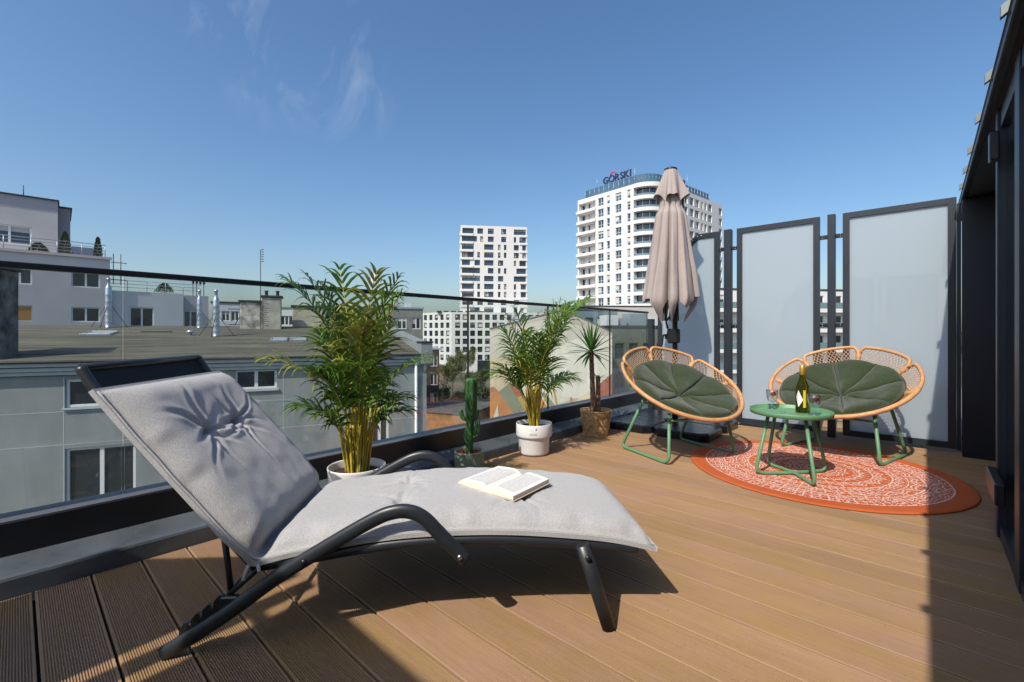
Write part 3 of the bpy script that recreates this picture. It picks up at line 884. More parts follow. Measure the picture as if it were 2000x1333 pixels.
# ------------------------------------------------------------------ side table
TX, TY = -.625, 3.290
table = thing('side_table', 'small round sage green metal tray table on the rug', 'table', (TX, TY, RUGZ))
TT = .385
mb = MB(); mb.lathe([(.0005, TT - .004), (.218, TT - .004), (.225, TT - .001), (.228, TT + .024), (.2255, TT + .026), (.223, TT + .024), (.2195, TT + .004), (.214, TT), (.0005, TT)], 72)
mb.build('tray_top', m_green, table)
mb = MB(); mb.tube(round_path([(.055, -.03, TT + .0015), (.055, .03, TT + .0015), (.035, .03, TT + .0015), (.035, -.03, TT + .0015), (.055, -.03, TT + .0015)], .008), .0022, 6)
mb.v = [(q[0] - .09, q[1] + .02, q[2]) for q in mb.v]; mb.build('tray_slot', m_green, table)
feet = [(-.165, -.144), (.162, -.188), (.160, .217), (-.161, .137)]
def tleg(a, b, mid, nm):
    ta = (a[0] * .62, a[1] * .62, TT - .006); tb = (b[0] * .62, b[1] * .62, TT - .006)
    z = .0105
    path = [ta, (a[0], a[1], z), (mid[0], mid[1], z), (b[0], b[1], z), tb]
    mb = MB(); mb.tube(round_path(path, .055, 7), .0105, 10); mb.build(nm, m_green, table)
tleg(feet[0], feet[2], (-.012, -.02), 'leg_loop'); tleg(feet[3], feet[1], (.012, .03), 'leg_loop')

m_bottle = bpy.data.materials.new('bottle_glass'); m_bottle.use_nodes = True
bb = m_bottle.node_tree.nodes['Principled BSDF']
bb.inputs['Base Color'].default_value = (.20, .20, .022, 1); bb.inputs['Transmission Weight'].default_value = .95; bb.inputs['Roughness'].default_value = .03; bb.inputs['IOR'].default_value = 1.25
TZ = RUGZ + TT
bot = thing('wine_bottle', 'green glass white-wine bottle with gold cap on the tray table', 'bottle', (-.575, 3.375, TZ + .001))
mb = MB(); mb.lathe([(.0005, .006), (.030, .0), (.037, .004), (.0385, .02), (.0385, .145), (.036, .168), (.026, .196), (.0175, .222), (.0148, .25), (.0148, .286), (.0005, .288)], 40)
mb.build('glass_body', m_bottle, bot)
mb = MB(); mb.lathe([(.0005, .301), (.0135, .301), (.0155, .299), (.0158, .2405), (.0151, .2395)], 32); mb.build('gold_cap', mat('gold_foil', (.62, .33, .055), .35, metal=.55, var=.08, scale=30), bot)
def label(ang0, ang1, poly, m, nm, r=.0390):
    # polygon in (angle 0..1, height) mapped on the cylinder, fan of thin strips
    mb = MB(); K = 20
    for k in range(K):
        u0, u1 = k / K, (k + 1) / K
        def span(u):
            lo = 9; hi = -9
            for i in range(len(poly)):
                (xa, ya), (xb, yb) = poly[i], poly[(i + 1) % len(poly)]
                if (xa - u) * (xb - u) <= 0 and abs(xa - xb) > 1e-9:
                    y = ya + (yb - ya) * (u - xa) / (xb - xa); lo = min(lo, y); hi = max(hi, y)
            return (lo, hi) if hi >= lo else (None, None)
        a0, b0 = span(u0 + 1e-6); a1, b1 = span(u1 - 1e-6)
        if a0 is None or a1 is None: continue
        t0 = ang0 + (ang1 - ang0) * u0; t1 = ang0 + (ang1 - ang0) * u1
        mb.add([(r * math.cos(t0), r * math.sin(t0), a0), (r * math.cos(t1), r * math.sin(t1), a1), (r * math.cos(t1), r * math.sin(t1), b1), (r * math.cos(t0), r * math.sin(t0), b0)], [(0, 1, 2, 3)])
    mb.build(nm, m, bot)
cam_dir = math.atan2(-3.375, .575)
label(cam_dir - .95, cam_dir + .12, [(0, .100), (.36, .146), (1, .084), (.36, .036)], mat('paper_label', (.74, .73, .70), .7, var=.10, scale=60), 'paper_label')
label(cam_dir + .12, cam_dir + .50, [(0, .145), (1, .145), (1, .036), (0, .036)], mat('backlit_wine_yellow', (.66, .47, .03), .5, var=.08), 'backlit_wine_patch', .0388)  # yellow patch paints the glow of backlit wine onto the bottle
m_clear = bpy.data.materials.new('clear_glass'); m_clear.use_nodes = True
gb = m_clear.node_tree.nodes['Principled BSDF']; gb.inputs['Base Color'].default_value = (1, 1, 1, 1); gb.inputs['Transmission Weight'].default_value = 1; gb.inputs['Roughness'].default_value = .0; gb.inputs['IOR'].default_value = 1.45
m_gob = glass_mat('goblet_glass', (.93, .95, .955), 1.45, boost=3.2)
m_berry = mat('strawberry_red', (.55, .012, .010), .35, var=.2, scale=120, bump=.3, bscale=300)
def goblet(x, y, lab, lb2):
    g = thing('wine_goblet', lab, 'glass', (x, y, TZ + .001), 0, 'two stemmed glasses on the tray')
    outer = [(.0005, .0), (.030, .0), (.031, .003), (.012, .009), (.006, .014), (.0055, .024), (.0095, .029), (.006, .034), (.010, .040), (.026, .054), (.0325, .075), (.035, .100), (.036, .125)]
    inner = [(.0335, .125), (.0325, .100), (.030, .077), (.023, .058), (.008, .046), (.0005, .044)]
    mb = MB(); mb.lathe(outer + inner, 36, rib=.012, nrib=12); mb.build('goblet_glass', m_gob, g)
    s = MB(); s.lathe([(.0005, -.019), (.008, -.015), (.0145, -.003), (.016, .006), (.011, .013), (.0005, .014)], 18)
    b = s.build('strawberry', m_berry, None, (x + .010, y - .009, TZ + .100)); b.rotation_euler = (.4, .3, 0)
    tag(b, lb2, 'strawberry', 'strawberries in the glasses')
goblet(-.756, 3.421, 'stemmed glass standing left of the wine bottle on the tray', 'red strawberry in the glass left of the bottle')
goblet(-.503, 3.315, 'stemmed glass standing right of the wine bottle on the tray', 'red strawberry in the glass right of the bottle')
# ------------------------------------------------------------------ closed parasol and its base
UX, UY = -1.80, 4.235
m_can = mat('taupe_canopy_cloth', (.43, .365, .34), .9, var=.06, scale=5, bump=.2, bscale=60, spec=.1, transl=.12)
m_pole = mat('black_pole', (.010, .010, .012), .4, var=.1)
para = thing('closed_parasol', 'closed taupe cantilever parasol on a black mast in the corner', 'parasol', (UX, UY, .085))
UZ = .085
mb = MB(); mb.tube([(0.03, 0.03, -.03), (.03, .03, 2.33)], .024, 16); mast = mb.build('mast', m_pole, para)
mb = MB(); mb.tube([(0.03, 0.03, .0), (.03, .03, .42)], .029, 16); mb.build('sleeve', m_pole, mast)
mb = MB()
mb.box(-.035, .075, -.012, .055, .72, .86, b=.012); mb.box(-.06, .0, -.005, .03, .76, .80, b=.006)
mb.tube(round_path([(-.03, .012, .80), (-.075, .0, .80), (-.085, -.005, .70), (-.115, -.01, .70)], .02), .009, 8)
mb.tube([(-.03, .0, .86), (-.045, .0, .93), (.0, .0, .99)], .010, 8)
mb.build('crank', m_pole, mast)
def Rz(z):
    K = [(.93, .235), (1.10, .246), (1.25, .244), (1.45, .212), (1.65, .184), (1.85, .162), (2.04, .140), (2.16, .105), (2.26, .075), (2.40, .055)]
    for (a, ra), (b, rb) in zip(K, K[1:]):
        if z <= b: return ra + (rb - ra) * max(0, z - a) / (b - a)
    return .055
_fr = random.Random(9)
FOLDS = []
for k in range(11):
    FOLDS.append((2 * PI * k / 11 + _fr.uniform(-.16, .16), _fr.uniform(.05, .12), _fr.uniform(.22, .50), _fr.uniform(-.20, .20), _fr.uniform(.9, 1.5)))
def crease(th, z):
    c = 0.0; bul = 0.0
    for (t0, w, dp, dr, top) in FOLDS:
        x = (th - t0 - dr * (1.8 - z) + PI) % (2 * PI) - PI
        a = dp * (.45 + .55 * sstep(2.35, 1.2, z))
        c = max(c, a * math.exp(-abs(x / w) ** 1.3))
        bul += .10 * math.exp(-((x - 2.1 * w) / (w * 1.4)) ** 2)
    return c, bul
def can(u, v):
    th = 2 * PI * u
    hem = 1.235 + .035 * mnoise.noise(Vector((math.cos(th) * 2, math.sin(th) * 2, 0)))
    tip = 0.0
    for (tc_, tw, tdp) in ((R(258), .42, 1.0), (R(298), .24, .95), (R(330), .5, .35), (R(40), .3, .8), (R(130), .3, .9), (R(205), .22, .2)):
        x = (th - tc_ + PI) % (2 * PI) - PI
        tip = max(tip, tdp * max(0, 1 - abs(x) / tw))
    hem -= .28 * tip
    z = hem + (2.34 - hem) * v
    c, bul = crease(th, z)
    r = Rz(z) * (1 - c + bul * sstep(2.2, 1.4, z)) * (1 + .05 * mnoise.noise(Vector((math.cos(th) * 3, math.sin(th) * 3, z * 3))))
    r *= 1 - .52 * sstep(1.22, .95, z)
    r *= 1 - .12 * math.exp(-((z - 2.10) / .05) ** 2)
    return (r * math.cos(th), r * math.sin(th), z - UZ)
mb = MB(); mb.grid(can, 420, 90, wrapu=True); cano = mb.build('canopy', m_can, para)
def flap(u, v):
    th = 2 * PI * u
    zb = 2.185 + .025 * math.sin(5 * th) + .015 * math.sin(9 * th + 1)
    z = zb + (2.462 - zb) * v
    r = .060 + (.135 - .060) * (1 - v) ** .9
    r *= 1 + .20 * (1 - v) * math.sin(5 * th + .6) + .10 * (1 - v) * math.sin(8 * th) + .03 * math.sin(13 * th) * (1 - v * .6)
    return (r * math.cos(th), r * math.sin(th), z - UZ)
mb = MB(); mb.grid(flap, 160, 24, wrapu=True); mb.build('vent_flap', m_can, para)
mb = MB(); mb.lathe([(.0005, 2.490 - UZ), (.035, 2.488 - UZ), (.058, 2.478 - UZ), (.064, 2.462 - UZ), (.056, 2.452 - UZ)], 28); mb.build('top_cap', m_pole, para)
mb = MB(); mb.tube([(.085, .065, 1.95), (.088, .068, 2.27)], .016, 10); mb.box(.070, .108, .048, .088, 2.20, 2.28, b=.006); mb.build('arm_joint', m_pole, mast)
for k in range(8):
    th = 2 * PI * k / 8 + .3
    mb = MB(); mb.tube([(.04 * math.cos(th), .04 * math.sin(th), 2.3 - UZ), (.07 * math.cos(th), .07 * math.sin(th), 1.02 - UZ)], .006, 6); mb.build('folded_rib', m_pole, para)
m_slab = mat('black_base_slab', (.012, .013, .017), .28, var=.25, scale=7, bump=.12, bscale=20, rvar=.1)
names = ['black base slab of the parasol next to the railing kerb, nearer side', 'black base slab under the front of the left rattan chair', 'black base slab of the parasol in the corner by the railing', 'black base slab of the parasol against the frosted screen']
i = 0
for sy in (0, 1):
    for sx in (0, 1):
        x0 = UX - .49 if sx == 0 else UX + .008; y0 = UY - .45 if sy == 0 else UY + .008
        mb = MB()
        w, d = .482, .442
        cc = .06
        poly = [(cc, 0), (w - cc, 0), (w, cc), (w, d - cc), (w - cc, d), (cc, d), (0, d - cc), (0, cc)]
        mb.prism(poly, 0, .060, 'z')
        inn = [(w / 2 + (q[0] - w / 2) * .95, d / 2 + (q[1] - d / 2) * .95) for q in poly]
        n8 = 8
        mb.add([(q[0], q[1], .060) for q in poly] + [(q[0], q[1], .072) for q in inn], [(k, (k + 1) % 8, 8 + (k + 1) % 8, 8 + k) for k in range(8)] + [tuple(range(8, 16))])
        o = mb.build('parasol_base_slab', m_slab, None, (x0, y0, .001)); tag(o, names[i], 'slab', 'four black parasol base slabs'); i += 1

# ------------------------------------------------------------------ plants
def leafmat(name, c, c2, tr=.25, rough=.38):
    return mat(name, c, rough, var=.25, scale=22, col2=c2, transl=tr, rnd=.30, spec=.5)
m_leafA = leafmat('palm_leaf', (.045, .115, .014), (.125, .225, .028), .36)
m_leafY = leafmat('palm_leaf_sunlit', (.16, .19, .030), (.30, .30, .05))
m_cane = mat('palm_cane', (.36, .31, .030), .45, var=.35, scale=24, col2=(.52, .40, .05), stretch=(1, 1, .35), rnd=.25)
def frond_mesh(rng, az, length, lean0, droop, nl, ll, start=.36, z0=0.0, base=(0, 0), lw=.0080, r0=.005, twist=0.0):
    mb = MB()
    N = 26; p = Vector((base[0], base[1], z0)); pts = [p.copy()]; tans = []
    for i in range(N):
        t = i / N
        ln = lean0 + droop * t ** 2.0
        a = az + twist * t
        d = Vector((math.sin(ln) * math.cos(a), math.sin(ln) * math.sin(a), math.cos(ln)))
        tans.append(d); p = p + d * (length / N); pts.append(p.copy())
    tans.append(tans[-1])
    mb.tube(pts, [r0 * (1 - .75 * i / N) for i in range(N + 1)], 6, mi=1)
    for k in range(nl):
        t = start + (1 - start) * (k + .5) / nl
        i = min(int(t * N), N - 1); f = t * N - i
        q = pts[i].lerp(pts[i + 1], f); T = tans[i]
        a = az + twist * t
        S = Vector((-math.sin(a), math.cos(a), 0)); U = S.cross(T) * -1
        if U.z < 0: U = -U
        tt = (t - start) / (1 - start)
        L0 = ll * (math.sin(PI * min(1, .18 + .80 * tt)) ** .7 + .08) * rng.uniform(.88, 1.1)
        for sd in (-1, 1):
            spread = (1.15 - .70 * tt) * rng.uniform(.75, 1.15)
            D = (T * math.cos(spread) + S * sd * math.sin(spread) + U * rng.uniform(.05, .40)).normalized()
            W = T.cross(D).normalized() if T.cross(D).length > 1e-4 else S
            Wd = D.cross(U).normalized()
            c = q.copy(); seg = 5; vs = []; dd = D.copy()
            g = rng.uniform(.35, 1.05)
            for j in range(seg + 1):
                w = lw * (min(1, .45 + 2.2 * j / seg) if j < 2 else (1 - ((j - 1) / (seg - 1)) ** 1.6)) + .0006
                wv = (Wd - dd * Wd.dot(dd)).normalized()
                nn = dd.cross(wv)
                vs += [c + wv * w + nn * w * .35, c.copy(), c - wv * w + nn * w * .35]
                c = c + dd * (L0 / seg)
                dd = (dd + Vector((0, 0, -g * (j + 1) / seg))).normalized()
            fs = []
            for j in range(seg):
                fs += [(3 * j, 3 * j + 1, 3 * j + 4, 3 * j + 3), (3 * j + 1, 3 * j + 2, 3 * j + 5, 3 * j + 4)]
            mb.add(vs, fs, 0, True)
    return mb
def palm(name, label, loc, pot_fn, seed, fronds, soil_r, soil_z, canes):
    rng = random.Random(seed)
    root = thing(name, label, 'potted plant', loc, 0, 'potted plants along the railing')
    pot_fn(root)
    mb = MB()
    mb.grid(lambda u, v: (soil_r * v * math.cos(2 * PI * u), soil_r * v * math.sin(2 * PI * u), soil_z + .008 * mnoise.noise(Vector((9 * v * math.cos(2 * PI * u), 9 * v * math.sin(2 * PI * u), seed)))), 28, 8, wrapu=True)
    mb.build('soil', m_soil, root)
    for k in range(canes[0]):
        a = rng.uniform(0, 2 * PI); r = canes[1] * math.sqrt(rng.random())
        b = Vector((r * math.cos(a), r * math.sin(a), soil_z - .01)); le = canes[2] * rng.uniform(.75, 1.1)
        out = rng.uniform(.0, .16)
        e = b + Vector((math.cos(a) * out * le, math.sin(a) * out * le, le)); m_ = (b + e) / 2 + Vector((rng.uniform(-.008, .008), rng.uniform(-.008, .008), 0))
        mb = MB(); mb.tube(smooth_path([b, m_, e], 4), [.0058 * rng.uniform(.75, 1.2)] * 9, 6); mb.build('cane', m_cane, root)
    for (az, le, lean, dr, nl, ll, st, yel) in fronds(rng):
        a = az + rng.uniform(-.5, .5); r = canes[1] * rng.uniform(.2, .8)
        mb = frond_mesh(rng, az, le, lean, dr, nl, ll, st, soil_z - .005, (r * math.cos(a), r * math.sin(a)), twist=rng.uniform(-.35, .35))
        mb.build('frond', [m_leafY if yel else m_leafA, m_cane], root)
    return root
def potA(root):
    mb = MB(); mb.lathe([(.0005, .0), (.108, .0), (.116, .006), (.128, .12), (.140, .222), (.1405, .232), (.138, .234), (.1345, .228), (.130, .19), (.125, .17)], 64); mb.build('pot', m_white_p, root)
def frA(rng):
    out = []
    for k in range(28):
        az = k * 2.39996 + rng.uniform(-.3, .3)
        ring = k % 4
        le = (1.03, .86, .62, .47)[ring] * rng.uniform(.88, 1.06); lean = (.02, .05, .08, .11)[ring] * rng.uniform(.5, 1.4); dr = (.55, .80, 1.05, 1.4)[ring] * rng.uniform(.7, 1.25)
        out.append((az, le, lean, dr, rng.randint(11, 14), .195 * rng.uniform(.8, 1.15), .56 if ring < 3 else .54, rng.random() < .18))
    # a long frond leaning to the left of the view and one low to the right
    out.append((YAW + PI - .1, 1.10, .05, .95, 20, .19, .55, False)); out.append((YAW + PI + .3, .78, .12, 1.5, 16, .17, .52, True)); out.append((YAW - .2, .74, .10, 1.4, 16, .17, .52, False))
    return out
palm('potted_palm', 'tall bushy areca palm in a white bowl pot behind the lounger', (-2.125, 1.165, 0), potA, 4, frA, .128, .195, (20, .058, .34))
def potB(root):
    mb = MB(); mb.lathe([(.0005, .0), (.092, .0), (.108, .008), (.114, .022), (.116, .12), (.121, .130), (.131, .137), (.134, .148), (.134, .228), (.1325, .232), (.130, .230), (.127, .19), (.124, .18)], 64); p = mb.build('pot', m_white_p, root)
    # printed emblem and lettering lines on the front
    ca = math.atan2(-2.62, 2.18)
    m_ink = mat('grey_print', (.16, .17, .19), .6)
    mb = MB(); rr = .1345
    def decal(a0, a1, z0, z1): mb.add([(rr * math.cos(a0), rr * math.sin(a0), z0), (rr * math.cos(a1), rr * math.sin(a1), z0), (rr * math.cos(a1), rr * math.sin(a1), z1), (rr * math.cos(a0), rr * math.sin(a0), z1)], [(0, 1, 2, 3)])
    for j, z in enumerate((.162, .171)):
        x = -.22
        while x < .16:
            w = .02 + .03 * ((int(x * 400) * 7 + j * 3) % 5) / 5
            decal(ca + x, ca + x + w, z, z + .0045); x += w + .022
    decal(ca - .20, ca - .03, .196, .1975)
    K = 10
    for k in range(K):
        u = k / K; w = .042 * math.sin(PI * min(1, u * 1.05 + .03)) * (1 - .35 * u)
        decal(ca + .10 - w + .05 * u, ca + .10 + w + .05 * u, .194 + .022 * u, .194 + .022 * (u + 1 / K))
    mb.build('printed_mark', m_ink, p)
def frB(rng):
    out = []
    for k in range(20):
        az = k * 2.39996 + rng.uniform(-.3, .3)
        ring = k % 4
        le = (.92, .82, .70, .58)[ring] * rng.uniform(.88, 1.05); lean = (.06, .12, .18, .24)[ring] * rng.uniform(.6, 1.3); dr = (.48, .85, 1.3, 1.7)[ring] * rng.uniform(.75, 1.2)
        out.append((az, le, lean, dr, rng.randint(11, 14), .205 * rng.uniform(.8, 1.1), .50, rng.random() < .06))
    out.append((YAW + .15, 1.14, .14, .95, 26, .21, .56, False))
    out.append((YAW + .5, 1.06, .12, .85, 24, .21, .54, False))
    return out
palm('potted_palm', 'slimmer areca palm in a stepped white pot with small print', (-2.165, 2.62, 0), potB, 11, frB, .124, .198, (15, .045, .36))

# cactus
m_cactus = mat('cactus_skin', (.018, .075, .022), .5, var=.3, scale=30, col2=(.035, .12, .030), bump=.3, bscale=80)
m_gpot = mat('sage_ceramic', (.20, .26, .185), .5, var=.08, scale=20)
cx, cy = -2.185, 1.985
cac = thing('potted_cactus', 'columnar cactus with small arms in a ribbed sage green pot', 'potted plant', (cx, cy, 0), 0, 'potted plants along the railing')
mb = MB(); mb.lathe([(.0005, .0), (.085, .0), (.092, .004), (.0945, .02), (.0955, .125)], 176, rib=.012, nrib=44)
mb.lathe([(.0955, .125), (.0965, .130), (.0965, .140), (.094, .143), (.089, .141), (.087, .125), (.086, .115)], 64); mb.build('pot', m_gpot, cac)
mb = MB(); mb.grid(lambda u, v: (.0875 * v * math.cos(2 * PI * u), .0875 * v * math.sin(2 * PI * u), .125 + .006 * mnoise.noise(Vector((12 * v * math.cos(2 * PI * u), 12 * v * math.sin(2 * PI * u), 0)))), 24, 8, wrapu=True); mb.build('soil', mat('red_grit', (.20, .025, .014), .95, var=.5, scale=90, bump=.7, bscale=120), cac)
def cact(path, radii, nm, nr=5, ph=0.0):
    P = smooth_path(path, 8); n = len(P); mb = MB(); S = 40; vs = []
    for i, p in enumerate(P):
        f = i / (n - 1) * (len(radii) - 1); k = min(int(f), len(radii) - 2); r = radii[k] + (radii[k + 1] - radii[k]) * (f - k)
        t = (P[min(i + 1, n - 1)] - P[max(i - 1, 0)]).normalized(); u = Vector((1, 0, 0)); u = (u - t * u.dot(t)).normalized(); w = t.cross(u)
        for j in range(S):
            a = 2 * PI * j / S
            q = r * (.62 + .38 * abs(math.cos(nr * (a + ph) / 2)) ** .8)
            vs.append(p + (u * math.cos(a) + w * math.sin(a)) * q)
    fs = [(i * S + j, i * S + (j + 1) % S, (i + 1) * S + (j + 1) % S, (i + 1) * S + j) for i in range(n - 1) for j in range(S)]
    fs.append(tuple((n - 1) * S + j for j in range(S)))
    mb.add(vs, fs, 0, True); return mb.build(nm, m_cactus, cac)
cact([(0, 0, .118), (-.003, .003, .20), (0, 0, .28), (.004, .004, .33), (.008, .006, .40), (.010, .008, .55), (.011, .008, .592), (.011, .008, .606), (.011, .008, .612)], [.022, .026, .040, .030, .027, .038, .041, .041, .040, .036, .028, .012], 'stem', 5, .5)
rt = Vector((math.cos(YAW), math.sin(YAW), 0))
def rel(a, b, z): return rt * a + Vector((-math.sin(YAW), math.cos(YAW), 0)) * b + Vector((0, 0, z))
cact([rel(-.015, 0, .335), rel(-.040, 0, .350), rel(-.050, 0, .375), rel(-.052, 0, .398), rel(-.052, 0, .405)], [.011, .014, .015, .013, .005], 'arm', 5)
cact([rel(.020, 0, .335), rel(.042, 0, .350), rel(.050, 0, .375), rel(.052, 0, .402), rel(.052, 0, .410)], [.011, .014, .015, .013, .005], 'arm', 5)
cact([rel(.018, -.005, .225), rel(.045, -.005, .245), rel(.052, -.005, .285), rel(.056, -.005, .325), rel(.056, -.005, .333)], [.014, .018, .019, .016, .005], 'arm', 5)

# yucca in a woven basket
m_bask = mat('seagrass_weave', (.46, .27, .105), .42, var=.45, scale=38, col2=(.66, .44, .21), bump=.5, bscale=70)
m_trunk = mat('yucca_bark', (.10, .062, .042), .85, var=.55, scale=34, col2=(.22, .135, .09), bump=.8, bscale=60)
m_yl = leafmat('yucca_leaf', (.035, .105, .022), (.085, .20, .04), .2, .35)
yx, yy = -2.16, 3.475
yuc = thing('potted_yucca', 'yucca with two bare trunks in a woven seagrass basket', 'potted plant', (yx, yy, 0), 0, 'potted plants along the railing')
# basket of twisted strands: each round is a braided ring
mb = MB(); nr_ = 19
for k in range(nr_):
    z = .006 + .0118 * k; r = .100 + .032 * (k / (nr_ - 1)) ** .9
    if k == nr_ - 1: r += .003
    for ph in (0, PI):
        pts = []
        for j in range(88):
            a = 2 * PI * j / 88
            tw = 22 * a + ph + k * 1.3
            pts.append((( r + .0042 * math.cos(tw)) * math.cos(a), (r + .0042 * math.cos(tw)) * math.sin(a), z + .0042 * math.sin(tw)))
        mb.tube(pts, .0042, 5, closed=True)
mb.lathe([(.0005, .003), (.096, .003), (.128, .21)], 40)
mb.build('basket', m_bask, yuc)
mb = MB(); mb.grid(lambda u, v: (.126 * v * math.cos(2 * PI * u), .126 * v * math.sin(2 * PI * u), .195 + .006 * mnoise.noise(Vector((8 * v * math.cos(2 * PI * u), 8 * v * math.sin(2 * PI * u), 0)))), 24, 6, wrapu=True); mb.build('soil', m_soil, yuc)
def trunk(a, b, r0, r1):
    n = 34; mb = MB(); pts = [Vector(a).lerp(Vector(b), i / n) for i in range(n + 1)]
    mb.tube(pts, [(r0 + (r1 - r0) * i / n) * (1 + .06 * math.sin(i * 2.4) + .04 * math.sin(i * 5.1)) for i in range(n + 1)], 14); return mb.build('trunk', m_trunk, yuc)
A0 = rel(-.022, -.01, .19); A1 = rel(-.040, 0, .745); B0 = rel(.022, .0, .19); B1 = rel(.020, 0, .525)
trunk(A0, A1, .0245, .020); trunk(B0, B1, .022, .0195)
def sword(rng, base, az, el, L, w):
    mb = MB(); seg = 8; d = Vector((math.cos(el) * math.cos(az), math.cos(el) * math.sin(az), math.sin(el))); c = Vector(base); vs = []
    s = Vector((-math.sin(az), math.cos(az), 0)); g = rng.uniform(.02, .11) * (1.3 - el)
    for j in range(seg + 1):
        t = j / seg; ww = w * (.55 + .9 * t if t < .4 else .91 * (1 - ((t - .4) / .6) ** 1.7)) + .0005
        n = s.cross(d)
        vs += [c + s * ww - n * ww * .45, c.copy(), c - s * ww - n * ww * .45]
        c = c + d * (L / seg); d = (d + Vector((0, 0, -g * t))).normalized()
    fs = []
    for j in range(seg): fs += [(3 * j, 3 * j + 3, 3 * j + 4, 3 * j + 1), (3 * j + 1, 3 * j + 4, 3 * j + 5, 3 * j + 2)]
    mb.add(vs, fs, 0, True); return mb
rng = random.Random(21)
for k in range(38):
    t = k / 37; el = R(-38 + 122 * t) + rng.uniform(-.12, .12); az = k * 2.39996 + rng.uniform(-.2, .2)
    sword(rng, A1 + Vector((.010 * math.cos(az), .010 * math.sin(az), -.02 + .035 * t)), az, el, rng.uniform(.21, .285) * (1 if t > .25 else .8), .0130).build('leaf', m_yl, yuc)
for k in range(9):
    az = k * 2.4; el = R(rng.uniform(-15, 75))
    sword(rng, B1 + Vector((0, 0, -.035)), az, el, rng.uniform(.09, .17), .0065).build('leaf', m_yl, yuc)
# ------------------------------------------------------------------ the town around
GZ = -12.8
def W2(px, zf):
    xr = (px - 1000) / 884 * zf; c, s = math.cos(YAW), math.sin(YAW)
    return (xr * c - zf * s, xr * s + zf * c)
def zat(py, zf): return .9 + (651.6 - py) / 884 * zf
m_ground = mat('town_ground', (.050, .066, .026), .95, var=.5, scale=.05, col2=(.11, .10, .06), detail=8)
mb = MB(); K = 48
mb.add([(3500 * math.cos(2 * PI * k / K), 3500 * math.sin(2 * PI * k / K), GZ) for k in range(K)], [tuple(range(K))])
tag(mb.build('ground', m_ground), kind='structure')
# slab edge of our own building below the terrace
m_conc = mat('concrete', (.22, .22, .21), .85, var=.15, scale=3)
mb = MB(); mb.box(-2.62, 3.0, -7.0, 12.0, GZ, -.13); o = mb.build('terrace_block', m_conc); tag(o, kind='structure')

m_wglass = mat('window_glass', (.020, .028, .038), .06, var=.3, scale=.7, rnd=.5, spec=.8)
m_wblue = mat('window_glass_blue', (.030, .060, .105), .06, var=.3, scale=.3, rnd=.5, spec=.8)
m_wframe = mat('white_window_frame', (.72, .73, .74), .5, var=.04)
m_dframe = mat('dark_window_frame', (.05, .055, .06), .5, var=.04)
_wc = {}
m_blind = mat('window_blind', (.50, .49, .46), .8, var=.08, scale=1, rnd=.25)
_wr = random.Random(31)
def win_mesh(w, h, nm=1, fr=.07, frame=None, glass=None, trans=0, blind=0):
    key = (round(w, 2), round(h, 2), nm, fr, frame.name, glass.name, trans, blind)
    if key in _wc: return _wc[key]
    mb = MB(); d = .09
    mb.box(0, fr, 0, d, 0, h); mb.box(w - fr, w, 0, d, 0, h); mb.box(fr, w - fr, 0, d, 0, fr); mb.box(fr, w - fr, 0, d, h - fr, h)
    for k in range(1, nm + 1):
        x = w * k / (nm + 1); mb.box(x - fr * .7, x + fr * .7, .004, d - .004, fr, h - fr)
    if trans: mb.box(fr, w - fr, .008, d - .008, h * trans - fr * .5, h * trans + fr * .5)
    mb.add([(fr * .5, d * .55, fr * .5), (w - fr * .5, d * .55, fr * .5), (w - fr * .5, d * .55, h - fr * .5), (fr * .5, d * .55, h - fr * .5)], [(0, 1, 2, 3)], 1)
    if blind:
        x1 = w - fr if nm == 0 or blind < .5 else w / 2
        mb.add([(fr, d * .5, h - fr - (h - 2 * fr) * blind), (x1, d * .5, h - fr - (h - 2 * fr) * blind), (x1, d * .5, h - fr), (fr, d * .5, h - fr)], [(0, 1, 2, 3)], 2)
    _wc[key] = mb.mesh('window', [frame, glass, m_blind]); return _wc[key]
def wall_face(mb, o, ang, L, z0, z1, ops, depth, mi=0):
    # vertical face from point o along angle ang, length L, with recessed rectangular openings (x0,x1,za,zb)
    d = Vector((math.cos(ang), math.sin(ang))); n = Vector((-d.y, d.x))
    def P(x, z, y=0.0): return (o[0] + d.x * x + n.x * y, o[1] + d.y * x + n.y * y, z)
    ops = [(max(0.0, q[0]), min(L, q[1]), max(z0, q[2]), min(z1, q[3]), q[4] if len(q) > 4 else depth) for q in ops]
    ops = [q for q in ops if q[1] - q[0] > .05 and q[3] - q[2] > .05]
    # split into rows by z so that the grid stays small
    zs = sorted({z0, z1} | {round(q[2], 4) for q in ops} | {round(q[3], 4) for q in ops})
    for za, zb in zip(zs, zs[1:]):
        zm = (za + zb) / 2
        cut = sorted((q[0], q[1]) for q in ops if q[2] < zm < q[3])
        x = 0.0
        for a, b in cut:
            if a > x + 1e-4: mb.add([P(x, za), P(a, za), P(a, zb), P(x, zb)], [(0, 1, 2, 3)], mi)
            x = max(x, b)
        if x < L - 1e-4: mb.add([P(x, za), P(L, za), P(L, zb), P(x, zb)], [(0, 1, 2, 3)], mi)
    for a, b, c, e, depth in ops:
        mb.add([P(a, c), P(b, c), P(b, e), P(a, e), P(a, c, depth), P(b, c, depth), P(b, e, depth), P(a, e, depth)], [(0, 4, 5, 1), (1, 5, 6, 2), (2, 6, 7, 3), (3, 7, 4, 0), (4, 7, 6, 5)], mi)
    return P
